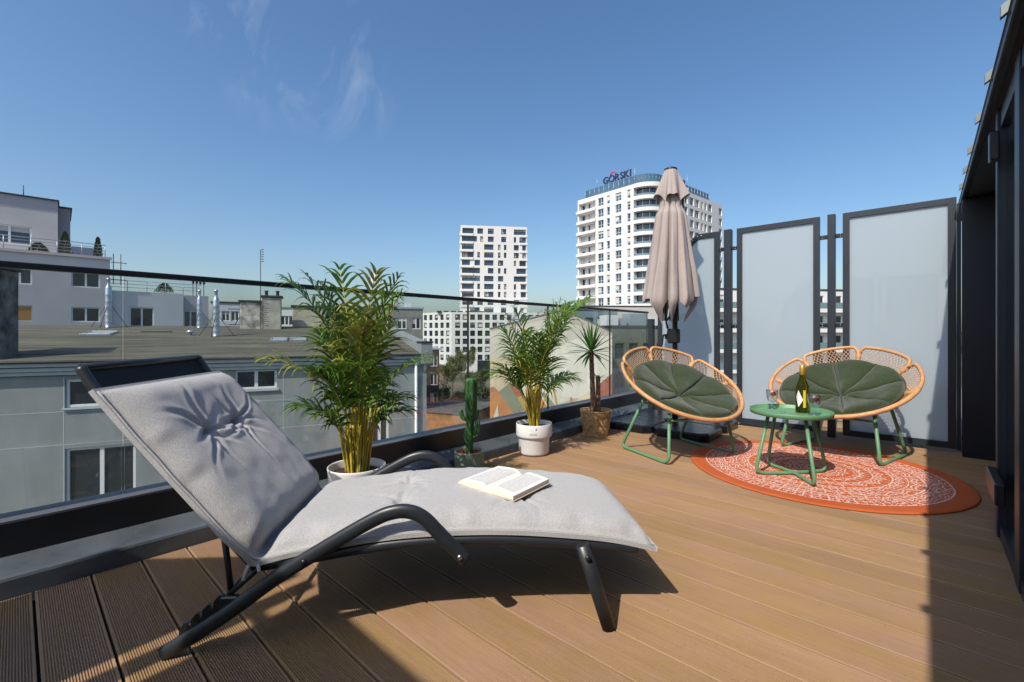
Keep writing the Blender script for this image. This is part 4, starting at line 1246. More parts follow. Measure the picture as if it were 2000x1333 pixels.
def put_windows(root, o, ang, ops, depth, nm, fr, frame, glass, name='window', trans=0, inset_=.03):
    d = Vector((math.cos(ang), math.sin(ang))); n = Vector((-d.y, d.x))
    for q in ops:
        a, b, c, e = q[:4]; k = q[4] if len(q) > 4 else nm
        me = win_mesh(b - a - .01, e - c - .01, k, fr, frame, glass, trans, _wr.choice((0, 0, 0, 0, .3, .55, .85)))
        y = depth - .09 - inset_ if depth > .3 else depth - .1
        link(name, me, root, (o[0] + d.x * (a + .005) + n.x * y, o[1] + d.y * (a + .005) + n.y * y, c + .005), ang)
def shell(mb, W, D, z0, z1, mi=0, skip_front=True, top=True, right=True, left=True):
    if right: mb.add([(W, 0, z0), (W, D, z0), (W, D, z1), (W, 0, z1)], [(0, 1, 2, 3)], mi)
    mb.add([(W, D, z0), (0, D, z0), (0, D, z1), (W, D, z1)], [(0, 1, 2, 3)], mi)
    if left: mb.add([(0, D, z0), (0, 0, z0), (0, 0, z1), (0, D, z1)], [(0, 1, 2, 3)], mi)
    if top: mb.add([(0, 0, z1), (W, 0, z1), (W, D, z1), (0, D, z1)], [(0, 1, 2, 3)], mi)
def rzof(phi): return PI / 2 + YAW - R(phi)

# ---- grey plastered building across the yard
m_gplast = mat('grey_plaster', (.25, .268, .272), .9, var=.16, scale=1.1, stretch=(1, 1, .3), bump=.25, bscale=25, detail=10)
m_cornice = mat('pale_cornice', (.42, .47, .49), .8, var=.06, scale=2)
m_felt = mat('roofing_felt', (.068, .062, .042), .95, var=.45, scale=1.2, col2=(.115, .105, .075), stretch=(.25, 3, 1), bump=.3, bscale=40, detail=8)
m_dark = mat('dark_gutter', (.03, .032, .034), .6, var=.2)
op = thing('plaster_house', 'grey plastered house with pale cornice and felt roof across the yard', 'building', (-14.963, 11.258, GZ), R(67.346))
def OZ(z): return z - GZ
LW = 21.0
wins = [(-11.10, -9.55, -1.36, -.50, 1), (-6.70, -5.40, -1.06, -.36, 1), (-11.10, -9.40, -4.55, -2.60, 1), (-6.9, -5.28, -4.3, -2.4, 1), (-2.20, -1.50, -4.0, -1.95, 1), (-15.2, -13.6, -1.36, -.5, 1), (-15.2, -13.6, -4.55, -2.6, 1),
        (-11.1, -9.4, -7.6, -5.7, 1), (-6.9, -5.3, -7.6, -5.7, 1), (-2.2, -1.5, -7.6, -5.7, 0)]
ops = [(a + LW, b + LW, OZ(c), OZ(d), k) for a, b, c, d, k in wins]
mb = MB(); wall_face(mb, (-LW, 0), 0, LW, 0, OZ(-.38), [q[:4] for q in ops], .16)
sh = MB(); shell(sh, LW, 17.8, 0, OZ(-.38), top=True)
mb.add([(x - LW, y, z) for x, y, z in sh.v], sh.f)
mb.add([(0, 0, OZ(-.38)), (0, 17.8, OZ(-.38)), (0, 9, OZ(1.20))], [(0, 1, 2)]); mb.build('wall', m_gplast, op)
put_windows(op, (-LW, 0), 0, ops, .16, 1, .075, m_wframe, m_wglass)
for q in wins[:5]:
    mb = MB(); mb.box(q[0] - .06, q[1] + .06, -.07, -.001, OZ(q[2]) - .06, OZ(q[2]) - .01); mb.build('window_sill', m_cornice, op)
for (z, y) in ((-.36, -.10), (-.24, -.17), (-.10, -.25)):
    mb = MB(); mb.box(-LW, .05, y, .02, OZ(z), OZ(z + .115), b=.015); mb.build('cornice_band', m_cornice, op)
mb = MB(); mb.box(-LW, .10, -.34, -.22, OZ(.025), OZ(.085), b=.02); mb.build('gutter', m_dark, op)
mb = MB(); mb.prism([(-.30, OZ(.095)), (9.0, OZ(1.27)), (18, OZ(.2)), (18, OZ(.05)), (9, OZ(1.12)), (-.28, OZ(.03))], -LW, .12, 'x'); mb.build('roof', m_felt, op)
mb = MB(); mb.box(-.36, .14, .3, 9.0, OZ(.2), OZ(.3)); 
pp = [(.2, OZ(.1)), (8.8, OZ(1.2)), (8.8, OZ(1.35)), (.2, OZ(.52)), (-.34, OZ(.52)), (-.34, OZ(-.3))]
mb = MB(); mb.prism(pp, -.30, .16, 'x'); mb.build('gable_parapet', m_gplast, op)
mb = MB(); mb.box(-.34, .20, -.38, .35, OZ(.522), OZ(.58), b=.01); mb.build('parapet_cap', m_dark, op)
mb = MB(); mb.tube([(-.45, -.10, OZ(-.1)), (-.45, -.10, .3)], .055, 10); mb.build('downpipe', mat('white_pipe', (.75, .77, .78), .4), op)
for (z0, z1) in ((-.46, -.455),): pass
for x in (-11.13, -5.2):
    mb = MB(); mb.box(x - .012, x + .012, -.004, -.0005, OZ(-6), OZ(-.42)); mb.build('panel_joint', m_cornice, op)
for z in (-1.48, -2.48, -4.75):
    mb = MB(); mb.box(-LW, -.3, -.0045, -.0008, OZ(z), OZ(z + .022)); mb.build('panel_joint', m_cornice, op)
cR, sR = math.cos(R(67.346)), math.sin(R(67.346))
def OW(x, y): return (-14.963 + x * cR - y * sR, 11.258 + x * sR + y * cR)
def roofz(y): return .09 + .1244 * y if y <= 9 else 1.27 - (y - 9) * .12
# things on that roof
m_zinc = mat('silver_flue', (.50, .55, .60), .42, metal=.8, var=.12, scale=4)
def flue(x, y, h, r, label):
    p = OW(x, y); t = thing('flue_pipe', label, 'flue pipe', (p[0], p[1], roofz(y)), R(67.346), 'silver flue pipes on the felt roof')
    mb = MB(); mb.lathe([(r * 1.12, .0), (r * 1.12, .05), (r, .06)] + [q for k in range(1, 6) for q in ((r, h * k / 6 - .02), (r * 1.04, h * k / 6), (r, h * k / 6 + .02))] + [(r, h - .02), (r * .8, h + .06), (r * .5, h + .14), (r * .5, h + .36), (r * .62, h + .37), (r * .62, h + .44), (.001, h + .45)], 20); mb.build('pipe', m_zinc, t)
    mb = MB(); mb.lathe([(r * 1.4, -.05), (r * 1.35, .04), (r * 1.1, .07)], 16); mb.build('collar', m_dark, t)
    for a in (0.2, 2.9, 4.6):
        mb = MB(); mb.tube([(r * math.cos(a), r * math.sin(a), h * .55), (.7 * math.cos(a), .7 * math.sin(a), .02)], .012, 6); mb.build('strut', m_dark, t)
flue(-12.54, 8.2, 1.85, .12, 'silver flue pipe in front of the tall white house on the left')
flue(-9.09, 8.2, 1.45, .11, 'silver flue pipe farther back, left of its taller twin')
flue(-7.96, 5.06, 1.62, .125, 'silver flue pipe standing nearest on the felt roof, right of another')
m_plchim = mat('weathered_render', (.36, .345, .30), .95, var=.30, scale=2.2, bump=.4, bscale=14, detail=9)
m_plchim2 = mat('weathered_render_blotchy', (.24, .225, .20), .95, var=.6, scale=3.0, col2=(.40, .38, .34), bump=.4, bscale=14, detail=9)
def chim(x0, x1, y0, y1, zt, m, label, pots=0, name='chimney_stack'):
    p = OW((x0 + x1) / 2, (y0 + y1) / 2); zb = roofz(y0) - .15
    t = thing(name, label, 'chimney', (p[0], p[1], zb), R(67.346), 'chimneys on the felt roof')
    w, d, h = (x1 - x0) / 2, (y1 - y0) / 2, zt - zb
    mb = MB(); mb.box(-w, w, -d, d, 0, h, b=.02); mb.build('shaft', m, t)
    mb = MB(); mb.box(-w - .08, w + .08, -d - .08, d + .08, h + .002, h + .10, b=.02); mb.build('cap', m_dark, t)
    for k in range(pots):
        mb = MB(); mb.lathe([(.08, 0), (.07, .22), (.10, .23), (.10, .27), (.001, .28)], 12); mb.build('vent_pot', m_dark, t, (-w * .6 + 1.2 * w * k / max(1, pots - 1), 0, h + .10))
    return t
chim(-7.36, -6.42, 7.9, 9.1, 2.46, m_plchim2, 'low wide blotchy rendered chimney behind the flue pipes')
chim(-6.40, -5.55, 7.75, 8.7, 2.72, m_plchim, 'taller pale rendered chimney beside the antenna mast', 2)
chim(-5.05, -3.2, 9.3, 10.6, 2.35, mat('sandy_render', (.46, .42, .34), .9, var=.15, scale=2), 'sandy rendered roof box partly behind the large palm', 0)
chim(-14.0, -12.52, .0, .95, 2.78, mat('shaded_weathered_render', (.085, .082, .075), .95, var=.6, scale=2.5, col2=(.17, .16, .145), detail=9), 'dark weathered chimney at the far left edge', 0)  # weathered render, its colour also darkened to hold the shade on this face
# metal heads on the left chimney
p = OW(-13.3, .45); t = thing('chimney_fan', 'small grey metal flue heads on the far left chimney', 'flue head', (p[0], p[1], 2.88), R(67.346))
mb = MB(); mb.lathe([(.09, 0), (.09, .22), (.17, .24), (.17, .28), (.001, .30)], 14); mb.build('cowl', m_zinc, t); mb = MB(); mb.box(.25, .45, -.1, .1, 0, .26, b=.02); mb.build('vent_box', m_zinc, t)
def skylight(x0, x1, y0, y1, label):
    p = OW(x0, y0); t = thing('skylight', label, 'skylight', (p[0], p[1], roofz(y0)), R(67.346), 'skylights in the felt roof')
    t.rotation_euler = (math.atan(.1244), 0, R(67.346)); w, d = x1 - x0, y1 - y0
    for (a, b, c, e) in ((0, .07, 0, d), (w - .07, w, 0, d), (.07, w - .07, 0, .07), (.07, w - .07, d - .07, d)):
        mb = MB(); mb.box(a, b, c, e, -.05, .12, b=.01); mb.build('frame', m_zinc, t)
    mb = MB(); mb.box(.06, w - .06, .06, d - .06, .06, .09); mb.build('pane', mat('skylight_pane', (.35, .37, .37), .25, var=.1), t)
skylight(-12.62, -11.66, 5.45, 6.5, 'flat skylight on the roof below the tall white house')
skylight(-5.81, -5.15, 3.3, 4.25, 'left one of two low skylights beside the large palm')
skylight(-5.05, -4.40, 3.35, 4.3, 'right one of two low skylights beside the large palm')
p = OW(-8.95, 5.43); t = thing('roof_vent', 'tiny mushroom-shaped vent on the felt roof', 'vent', (p[0], p[1], roofz(5.43)))
mb = MB(); mb.lathe([(.07, 0), (.06, .16), (.16, .18), (.13, .25), (.001, .29)], 14); mb.build('cowl', m_zinc, t)
p = OW(-10.4, 6.69); mb = MB(); mb.box(-.55, .55, -.2, .2, 0, .10, b=.02); o = mb.build('roof_hatch', m_dark, None, (p[0], p[1], roofz(6.5)), R(67.346)); tag(o, 'low dark hatch strip lying on the felt roof', 'hatch')
# antenna mast
p = OW(-6.46, 7.7); am = thing('antenna_mast', 'tall thin antenna mast rising above the rail beside a chimney', 'antenna', (p[0], p[1], roofz(7.7)), R(67.346))
mb = MB(); mb.tube([(0, 0, 0), (0, 0, 4.05)], .018, 6); mb.build('pole', m_dark, am)
for k in range(6):
    mb = MB(); mb.tube([(.02, 0, 3.45 + k * .12), (.13, 0, 3.45 + k * .12)], .008, 4); mb.tube([(.09, -.10, 3.45 + k * .12), (.09, .10, 3.45 + k * .12)], .012, 4); mb.box(.085, .125, -.02, .02, 3.43 + k * .12, 3.48 + k * .12); mb.build('antenna_element', m_dark, am)
for k in range(6):
    mb = MB(); mb.tube([(0, 0, .35 + .22 * k), (.28, 0, .35 + .22 * k)], .010, 4); mb.build('rung', m_dark, am)
p = OW(-8.0, 8.9); rr_ = thing('roof_rail', 'dark pipe rail with diagonal braces on the felt roof', 'rail', (p[0], p[1], roofz(8.9)), R(67.346))
for pts in (((0, 0, .95), (1.35, 0, .95)), ((0, 0, .15), (2.2, 0, .15)), ((.3, 0, .15), (.75, 0, .92)), ((.75, 0, .92), (1.35, 0, .15))):
    MB().tube(pts, .022, 6).build('bar', m_dark, rr_)

# ---- tall white house on the left and its lower neighbours
m_wh = mat('pale_render', (.50, .49, .50), .9, var=.06, scale=.5, bump=.15, bscale=10, detail=8)
m_wh2 = mat('white_render', (.58, .59, .60), .9, var=.05, scale=.5)
m_orange = mat('orange_blind', (.42, .22, .055), .7, var=.15, scale=8)
def zl(z): return z - GZ
th_ = thing('terraced_house', 'pale rendered apartment house with roof terrace on the far left', 'building', (-52.0, 5.51, GZ), R(87.346))
rows = [(1.85, 3.10), (4.75, 6.0), (-1.0, .25)]
opsL = []
for (a, b) in rows:
    opsL += [(20 - 5.95, 20 - 4.62, zl(a), zl(b), 1), (20 - 2.40, 20 - .64, zl(a), zl(b), 1)]
    opsL += [(20 - 9.4, 20 - 8.0, zl(a), zl(b), 1), (20 - 13.0, 20 - 11.5, zl(a), zl(b), 1)]
mb = MB(); wall_face(mb, (-20, 0), 0, 20, 0, zl(7.25), [q[:4] for q in opsL], .18)
sh = MB(); shell(sh, 20, 14, 0, zl(7.25)); mb.add([(x - 20, y, z) for x, y, z in sh.v], sh.f); mb.build('wall', m_wh, th_)
put_windows(th_, (-20, 0), 0, opsL, .18, 1, .09, m_wframe, m_wglass)
mb = MB(); mb.box(-4.75 - 1.12, -4.66, .06, .07, zl(1.92), zl(3.02)); mb.build('roller_blind', m_orange, th_)
mb = MB(); mb.box(-20, -3.04, -.35, -.001, 0, zl(7.0)); mb = MB(); 
mb.box(-20.2, .12, -.12, .0, zl(7.24), zl(7.46)); mb.build('coping', mat('coping', (.45, .42, .41), .8), th_)
opsP = [(20 - 7.2, 20 - 4.72, zl(8.15), zl(9.70), 1), (20 - 12, 20 - 9.6, zl(8.15), zl(9.70), 1)]
mb = MB(); wall_face(mb, (-20, 2.5), 0, 16.81, zl(7.25), zl(12.15), [q[:4] for q in opsP], .18)
sh = MB(); shell(sh, 16.81, 10, zl(7.25), zl(12.15)); mb.add([(x - 20, y + 2.5, z) for x, y, z in sh.v], sh.f); mb.build('penthouse_wall', m_wh, th_)
put_windows(th_, (-20, 2.5), 0, opsP, .18, 1, .10, m_wframe, m_wblue)
mb = MB(); mb.box(-20, -3.1, 2.35, 12.6, zl(12.152), zl(12.25)); mb.build('roof_edge', m_dark, th_)
mb = MB(); mb.box(-20, -3.185, 2.47, 2.499, zl(11.3), zl(12.148)); mb.build('frieze', mat('lilac_render', (.37, .36, .41), .9), th_)
mb = MB(); mb.box(-3.18, -2.42, 3.2, 9, zl(7.25), zl(11.75)); mb.build('stair_tower', mat('grey_render', (.25, .25, .28), .9), th_)
mb = MB(); mb.box(-3.25, -2.30, 3.1, 9.1, zl(11.752), zl(11.90)); mb.build('tower_cap', m_dark, th_)
mb = MB(); mb.box(-2.35, -.35, 3.2, 3.3, zl(7.25), zl(8.55)); mb.build('terrace_screen', mat('bluish_glass_panel', (.22, .25, .32), .3), th_)
mb = MB()
for z in (7.75, 8.0, 8.25, 8.50): mb.tube([(-12, .25, zl(z)), (-.3, .25, zl(z))], .022 if z < 8.5 else .03, 6)
for k in range(9): mb.tube([(-12 + k * 1.4625, .25, zl(7.3)), (-12 + k * 1.4625, .25, zl(8.5))], .03, 6)
mb.build('terrace_railing', mat('galvanised', (.42, .44, .47), .4, metal=.5), th_)
mb = MB()
for x in (.25, .75): mb.tube([(x, .6, zl(5.2)), (x, .6, zl(7.9))], .03, 6)
for k in range(3): mb.tube([(.05, .35, zl(5.6 + k * .75)), (1.1, .35, zl(5.6 + k * .75)), (1.1, .9, zl(5.6 + k * .75))], .03, 6)
mb.build('roof_ladder', m_dark, th_)
mb = MB(); mb.tube([(-5.2, 3, zl(12.2)), (-5.2, 3, zl(13.2))], .03, 6); mb.build('antenna', m_dark, th_)
m_con = mat('conifer_needles', (.035, .055, .018), .9, var=.5, scale=14, col2=(.11, .12, .03))
def conifer(name, label, x, y, z, h, r, seed, rz=R(87.346), O=(-52.0, 5.51)):
    rng = random.Random(seed); c, s = math.cos(rz), math.sin(rz)
    t = thing(name, label, 'shrub', (O[0] + x * c - y * s, O[1] + x * s + y * c, z), rz, 'shrubs on the roof terraces')
    MB().tube([(0, 0, 0), (0, 0, h * .8)], .04, 6).build('trunk', m_trunk, t)
    mb = MB()
    for k in range(700):
        u = rng.random() ** .8; a = rng.uniform(0, 2 * PI); rr = r * (1 - u) ** .55 * rng.uniform(.5, 1.05) + .02
        p = Vector((rr * math.cos(a), rr * math.sin(a), .08 + u * h)); d = Vector((math.cos(a) * .4, math.sin(a) * .4, 1)).normalized(); w = d.orthogonal().normalized()
        sL = rng.uniform(.08, .18); mb.add([p - w * .04, p + w * .04, p + d * sL], [(0, 1, 2)])
    mb.build('crown', m_con, t)
conifer('terrace_conifer', 'dark cone-shaped conifer by the stair tower on the roof terrace', -2.75, .9, 7.3, 1.95, .42, 1)
conifer('terrace_conifer', 'slim conifer at the end of the roof terrace railing', -.75, .6, 7.3, 1.75, .30, 2)
conifer('terrace_shrub', 'low brownish shrub behind the roof terrace railing', -4.3, .9, 7.3, .8, .7, 3)

nb = thing('low_white_house', 'low white flat-roofed house right of the pale apartment house', 'building', (-52.05, 10.75, GZ), R(87.346))
opsN = [(5.5 - 3.92, 5.5 - 2.2, zl(1.5), zl(3.25), 1), (5.5 - 3.92, 5.5 - 2.2, zl(-1.5), zl(.2), 1)]
mb = MB(); wall_face(mb, (-5.5, 0), 0, 5.5, 0, zl(4.65), [q[:4] for q in opsN], .18)
sh = MB(); shell(sh, 5.5, 10, 0, zl(4.65)); mb.add([(x - 5.5, y, z) for x, y, z in sh.v], sh.f); mb.build('wall', m_wh2, nb)
put_windows(nb, (-5.5, 0), 0, opsN, .18, 1, .09, m_wframe, m_wglass)
opsN2 = [(.15, 1.3, zl(1.5), zl(3.1), 1)]
mb = MB(); wall_face(mb, (0.002, .9), 0, 2.2, 0, zl(4.6), [q[:4] for q in opsN2], .18)
sh = MB(); shell(sh, 2.2, 8, 0, zl(4.6)); mb.add([(x + .002, y + .9, z) for x, y, z in sh.v], sh.f); mb.build('side_wing', m_wh, nb)
put_windows(nb, (.002, .9), 0, opsN2, .18, 1, .09, m_wframe, m_wglass)
mb = MB()
for z in (5.0, 5.3, 5.6): mb.tube([(-5.4, .3, zl(z)), (1.4, .3, zl(z))], .022, 6)
for k in range(6): mb.tube([(-5.4 + k * 1.36, .3, zl(4.6)), (-5.4 + k * 1.36, .3, zl(5.6))], .026, 6)
mb.build('roof_railing', MAT['galvanised'], nb)
mb = MB(); mb.box(-4.9, .9, -.5, -.001, zl(1.05), zl(1.30)); mb.build('planter_ledge', m_dark, nb)
for k in range(4):
    mb = MB(); mb.tube([(1.0 + k * .3, 1.4, zl(4.6)), (1.0 + k * .3, 1.4, zl(6.4))], .03, 6); mb.box(.92 + k * .3, 1.1 + k * .3, 1.3, 1.45, zl(5.8), zl(6.4)); mb.build('aerial', m_dark, nb)
conifer('terrace_shrub', 'round green bush on the low white roof', -1.3, .9, 4.65, .85, .75, 5, R(87.346), (-52.05, 10.75))

# ---- smaller houses behind the roof
def simple_house(name, label, px0, px1, ytop, zf, phi, m, cols, rows_, wsz, D=10, wf=None, gl=None, group=None, roof=None, pitch=2.9, first=1.0, cat='building'):
    x0, y0 = W2(px0, zf); rz = rzof(phi); ph = R(phi)
    m0 = (px0 - 1000) / 884; m1 = (px1 - 1000) / 884
    Wd = zf * (m1 - m0) / (math.sin(ph) - m1 * math.cos(ph))
    H = zat(ytop, zf) - GZ
    t = thing(name, label, cat, (x0, y0, GZ), rz, group)
    ops_ = []
    if cols:
        st = Wd / cols
        for r_ in range(rows_):
            zt = H - first - r_ * pitch
            if zt - wsz[1] < .3: break
            for c in range(cols): ops_.append((st * (c + .5) - wsz[0] / 2, st * (c + .5) + wsz[0] / 2, zt - wsz[1], zt))
    mb = MB(); wall_face(mb, (0, 0), 0, Wd, 0, H, ops_, .2)
    shell(mb, Wd, D, 0, H); mb.build('wall', m, t)
    put_windows(t, (0, 0), 0, ops_, .2, 1, .09, wf or m_wframe, gl or m_wglass)
    mb = MB(); mb.box(-.1, Wd + .1, -.1, D, H + .002, H + .22); mb.build('roof_edge', roof or m_dark, t)
    return t, Wd, H
simple_house('distant_house', 'small pale house seen between flue pipes and chimney', 413, 468, 592, 58, 60, m_wh2, 3, 3, (.9, 1.3))
simple_house('distant_house', 'white house with green roof strip between two chimneys', 548, 580, 603, 62, 75, m_wh2, 2, 3, (1.0, 1.3), roof=mat('green_copper', (.10, .22, .18), .6))
t_, wd_, h_ = simple_house('grey_house', 'grey house with flat slate-blue roof right of the large palm', 655, 826, 602, 52, 72, mat('grey_stucco', (.20, .20, .18), .9, var=.2, scale=1), 6, 4, (1.1, 1.4), roof=mat('slate_blue_roof', (.20, .26, .32), .6))
for k in range(5):
    mb = MB(); mb.box(1.2 + k * 1.7, 1.9 + k * 1.7, 2, 3, h_ + .22, h_ + .9); mb.build('roof_box', m_wh2, t_)
px_, py_ = W2(733, 70); ct = thing('cell_antenna', 'white cellular antenna cluster on a pole above the rail', 'antenna', (px_, py_, zat(600, 70)), rzof(90))
MB().tube([(0, 0, -.4), (0, 0, 3.6)], .09, 8).build('pole', MAT['galvanised'], ct)
for dx in (-.42, 0, .42):
    mb = MB(); mb.box(dx - .16, dx + .16, -.25, -.05, 3.6, 5.2, b=.04); mb.build('panel', m_white_p, ct)
mb = MB(); mb.tube([(-.3, 0, 3.6), (0, 0, 3.1), (.3, 0, 3.6)], .06, 6); mb.build('bracket', MAT['galvanised'], ct)

# brown brick house, garage and yard wall
simple_house('brick_house', 'narrow brown brick house behind the corner of the grey house', 770, 858, 684, 70, 76, mat('dark_brick', (.075, .052, .042), .9, var=.35, scale=2.5), 4, 4, (1.15, 1.75), roof=mat('pale_roof', (.40, .42, .42), .6), pitch=2.95, first=.9)
def flatbox(name, label, cat, px0, px1, ytop, zf, phi, m, top_m, D, zb=GZ):
    x0, y0 = W2(px0, zf); rz = rzof(phi); ph = R(phi); m0 = (px0 - 1000) / 884; m1 = (px1 - 1000) / 884
    Wd = zf * (m1 - m0) / (math.sin(ph) - m1 * math.cos(ph)); H = zat(ytop, zf) - zb
    t = thing(name, label, cat, (x0, y0, zb), rz)
    mb = MB(); mb.box(0, Wd, 0, D, 0, H); mb.build('wall', m, t)
    mb = MB(); mb.box(-.15, Wd + .15, -.15, D + .1, H + .002, H + .14); mb.build('roof', top_m, t)
    return t, Wd, H
flatbox('garage', 'long low garage with orange brick front and dark flat roof', 'garage', 800, 912, 803, 55, 112, mat('orange_brick', (.30, .135, .055), .9, var=.4, scale=1.2, detail=9), mat('garage_felt', (.07, .075, .08), .9, var=.3, scale=1), 9)

# ---- gable wall with painted mural
MX, MY = W2(957, 40); MRZ = rzof(90)
mu = thing('mural_house', 'house gable with pale mural of angular orange and green hills', 'building', (MX, MY, GZ), MRZ)
def mz(z): return z - GZ
m_mb = mat('mural_beige', (.50, .45, .36), .9, var=.08, scale=.8)
gab = [(0, 0), (10.8, 0), (10.8, mz(1.0)), (6.5, mz(2.95)), (0, mz(1.29))]
mb = MB(); mb.prism(gab, 0, 14, 'y'); mb.build('wall', m_mb, mu)
mb = MB(); mb.prism([(-.05, mz(1.285)), (6.5, mz(2.955)), (10.85, mz(.985)), (10.85, mz(1.07)), (6.5, mz(3.04)), (-.05, mz(1.37))], -.06, 14.1, 'y'); mb.build('roof', mat('mural_roof', (.16, .165, .15), .8), mu)
def ml(px, py, y=0.0):
    m0 = (px - 1000) / 884; ph = R(90); o0 = ((957 - 1000) / 884 * 40, 40.0)
    n = (-math.cos(ph), math.sin(ph)); zf = (o0[0] * n[0] + o0[1] * n[1]) / (m0 * n[0] + n[1])
    return ((m0 * zf - o0[0]) * math.sin(ph) + (zf - o0[1]) * math.cos(ph), mz(zat(py, zf)))
mcols = {'white': (.72, .68, .56), 'sand': (.66, .56, .36), 'orange': (.56, .25, .10), 'rust': (.40, .15, .09), 'green': (.26, .28, .19), 'grey': (.58, .54, .45), 'ochre': (.50, .33, .11), 'pink': (.50, .20, .14)}
fields = [('grey', [(957, 648), (1080, 622), (1196, 655), (1130, 668), (1040, 705), (990, 712), (957, 698)]),
          ('sand', [(957, 696), (995, 712), (1040, 706), (1030, 760), (957, 765)]),
          ('white', [(1040, 703), (1125, 662), (1196, 655), (1196, 735), (1150, 770), (1060, 800), (1015, 770)]),
          ('pink', [(957, 757), (965, 756), (973, 764), (1000, 806), (957, 850)]), ('orange', [(957, 765), (972, 766), (1012, 815), (1000, 850), (957, 850)]),
          ('green', [(974, 766), (992, 750), (1014, 776), (1024, 800), (1006, 812)]), ('rust', [(992, 750), (1012, 748), (1024, 772), (1010, 776)]), ('ochre', [(1010, 776), (1024, 772), (1034, 788), (1024, 800)]),
          ('orange', [(1024, 800), (1052, 768), (1075, 805), (1050, 830), (1010, 830)]), ('green', [(1056, 766), (1066, 768), (1090, 800), (1076, 806)]), ('sand', [(1128, 778), (1150, 765), (1160, 790), (1120, 800)]),
          ('rust', [(1165, 755), (1180, 742), (1196, 730), (1196, 800), (1160, 780)]), ('orange', [(1113, 776), (1117, 776), (1122, 800), (1112, 800)]), ('ochre', [(1080, 762), (1083, 760), (1090, 795), (1086, 795)]), ('white', [(957, 838), (972, 790), (976, 838)])]
lay = 0
for cn, pl in fields:
    lay += 1
    q = [ml(*a) for a in pl]; q = [(min(10.79, max(.01, a)), b) for a, b in q]
    mb = MB(); mb.add([(a, -.004 * lay, b) for a, b in q], [tuple(range(len(q)))])
    mb.build('mural_field', mat('mural_' + cn, mcols[cn], .9, var=.08, scale=1), mu)

# olive-grey house to the right of the mural, roof machinery
t_, wd_, h_ = simple_house('olive_house', 'olive grey house with rooftop machinery right of the mural', 1196, 1330, 640, 46, 72, mat('olive_stucco', (.13, .14, .115), .9, var=.2, scale=.7), 5, 3, (1.1, 1.6), pitch=3.0, first=1.6, wf=m_dframe)
for k, (a, b, hh) in enumerate(((.2, 1.6, 1.1), (2.0, 2.6, .8), (3.0, 5.2, 1.3), (5.6, 7.5, 1.0))):
    mb = MB(); mb.box(a, b, 1.5, 3.0, h_ + .22, h_ + .22 + hh); mb.build('roof_machine', [m_wh2, MAT['galvanised'], mat('blue_grey_sheet', (.22, .27, .31), .5), m_wh2][k], t_)
simple_house('blue_grey_house', 'blue-grey panelled block behind the yucca', 1118, 1206, 606, 62, 80, mat('blue_grey_panel', (.16, .21, .25), .6, var=.1, scale=.5), 4, 2, (1.2, 1.5), wf=m_dframe)
simple_house('beige_podium', 'low beige podium in front of the curved white tower', 1140, 1300, 599, 95, 84, mat('beige_stone', (.50, .47, .42), .9, var=.06), 0, 0, (1, 1), D=14)

# ---- white block behind the screens
m_tw = mat('tower_white', (.70, .69, .675), .85, var=.03, scale=.2)
sb, wd_, h_ = simple_house('white_block', 'white block with glass balconies seen through the screen gaps', 1396, 1720, 566, 66, 84, m_tw, 9, 5, (2.0, 2.0), D=12, pitch=2.95, first=.75)
m_bg = mat('balcony_glass', (.14, .22, .24), .1, var=.1, spec=.8)
for r_ in range(5):
    mb = MB(); mb.box(-.2, wd_ + .2, -1.0, -.98, h_ - 2.75 - r_ * 2.95, h_ - 1.85 - r_ * 2.95); mb.build('balcony_glass', m_bg, sb)
    mb = MB(); mb.box(-.25, wd_ + .25, -1.05, -.001, h_ - 3.3 - r_ * 2.95, h_ - 2.78 - r_ * 2.95); mb.build('balcony_slab', m_tw, sb)

# ---- mid tower with scattered windows
tw = thing('white_tower', 'slim white tower with scattered windows left of the curved tower', 'tower', (-124.94, 109.377, GZ), R(50.346))
F = 24.45 / 622
def fx(a): return max(.25, (a - 100) * F)
rowsT = [[(115, 220), (253, 307), (352, 407), (477, 525), (597, 713)], [(110, 250), (280, 307), (352, 407), (477, 525), (597, 620), (650, 713)], [(110, 220), (317, 405), (447, 471), (503, 527), (597, 645), (677, 713)],
         [(110, 220), (253, 278), (317, 405), (447, 471), (503, 527), (597, 645), (677, 713)], [(110, 185), (227, 278), (317, 405), (447, 497), (597, 620), (650, 713)], [(110, 278), (352, 405), (447, 471), (503, 527), (622, 713)],
         [(110, 278), (317, 405), (447, 497), (597, 713)], [(110, 220), (253, 278), (317, 405), (447, 471), (503, 527), (597, 620), (663, 713)], [(110, 220), (253, 278), (317, 405), (447, 471), (503, 527), (597, 620), (663, 713)],
         [(115, 215), (253, 305), (350, 405), (475, 525), (597, 650)], [(185, 275), (317, 405), (475, 525), (595, 618), (663, 690)], [(115, 215), (253, 305), (350, 405), (475, 525), (597, 650)], [(110, 250), (280, 307), (352, 407), (477, 525)]]
HT = 40.4 - GZ
opsT = []
for i, rw in enumerate(rowsT):
    zt = HT - .95 - i * 2.9
    for (a, b) in rw: opsT.append((fx(a), min(24.2, fx(b)), zt - 2.02, zt, 3 if b - a > 80 else (1 if b - a > 40 else 0)))
opsT = [(a, b, c, d, k) for a, b, c, d, k in opsT]
mb = MB(); wall_face(mb, (0, 0), 0, 24.45, 0, HT, [q[:4] for q in opsT], .7)
opsTl = []
for i in range(13):
    zt = HT - .95 - i * 2.9
    for a in (3, 9, 15): opsTl.append((a, a + 2, zt - 2.0, zt, 1))
mb2 = MB(); shell(mb2, 24.45, 14, 0, HT, left=True); mb.add(mb2.v, mb2.f); mb.build('wall', m_tw, tw)
put_windows(tw, (0, 0), 0, opsT, .7, 1, .10, m_dframe, m_wblue)
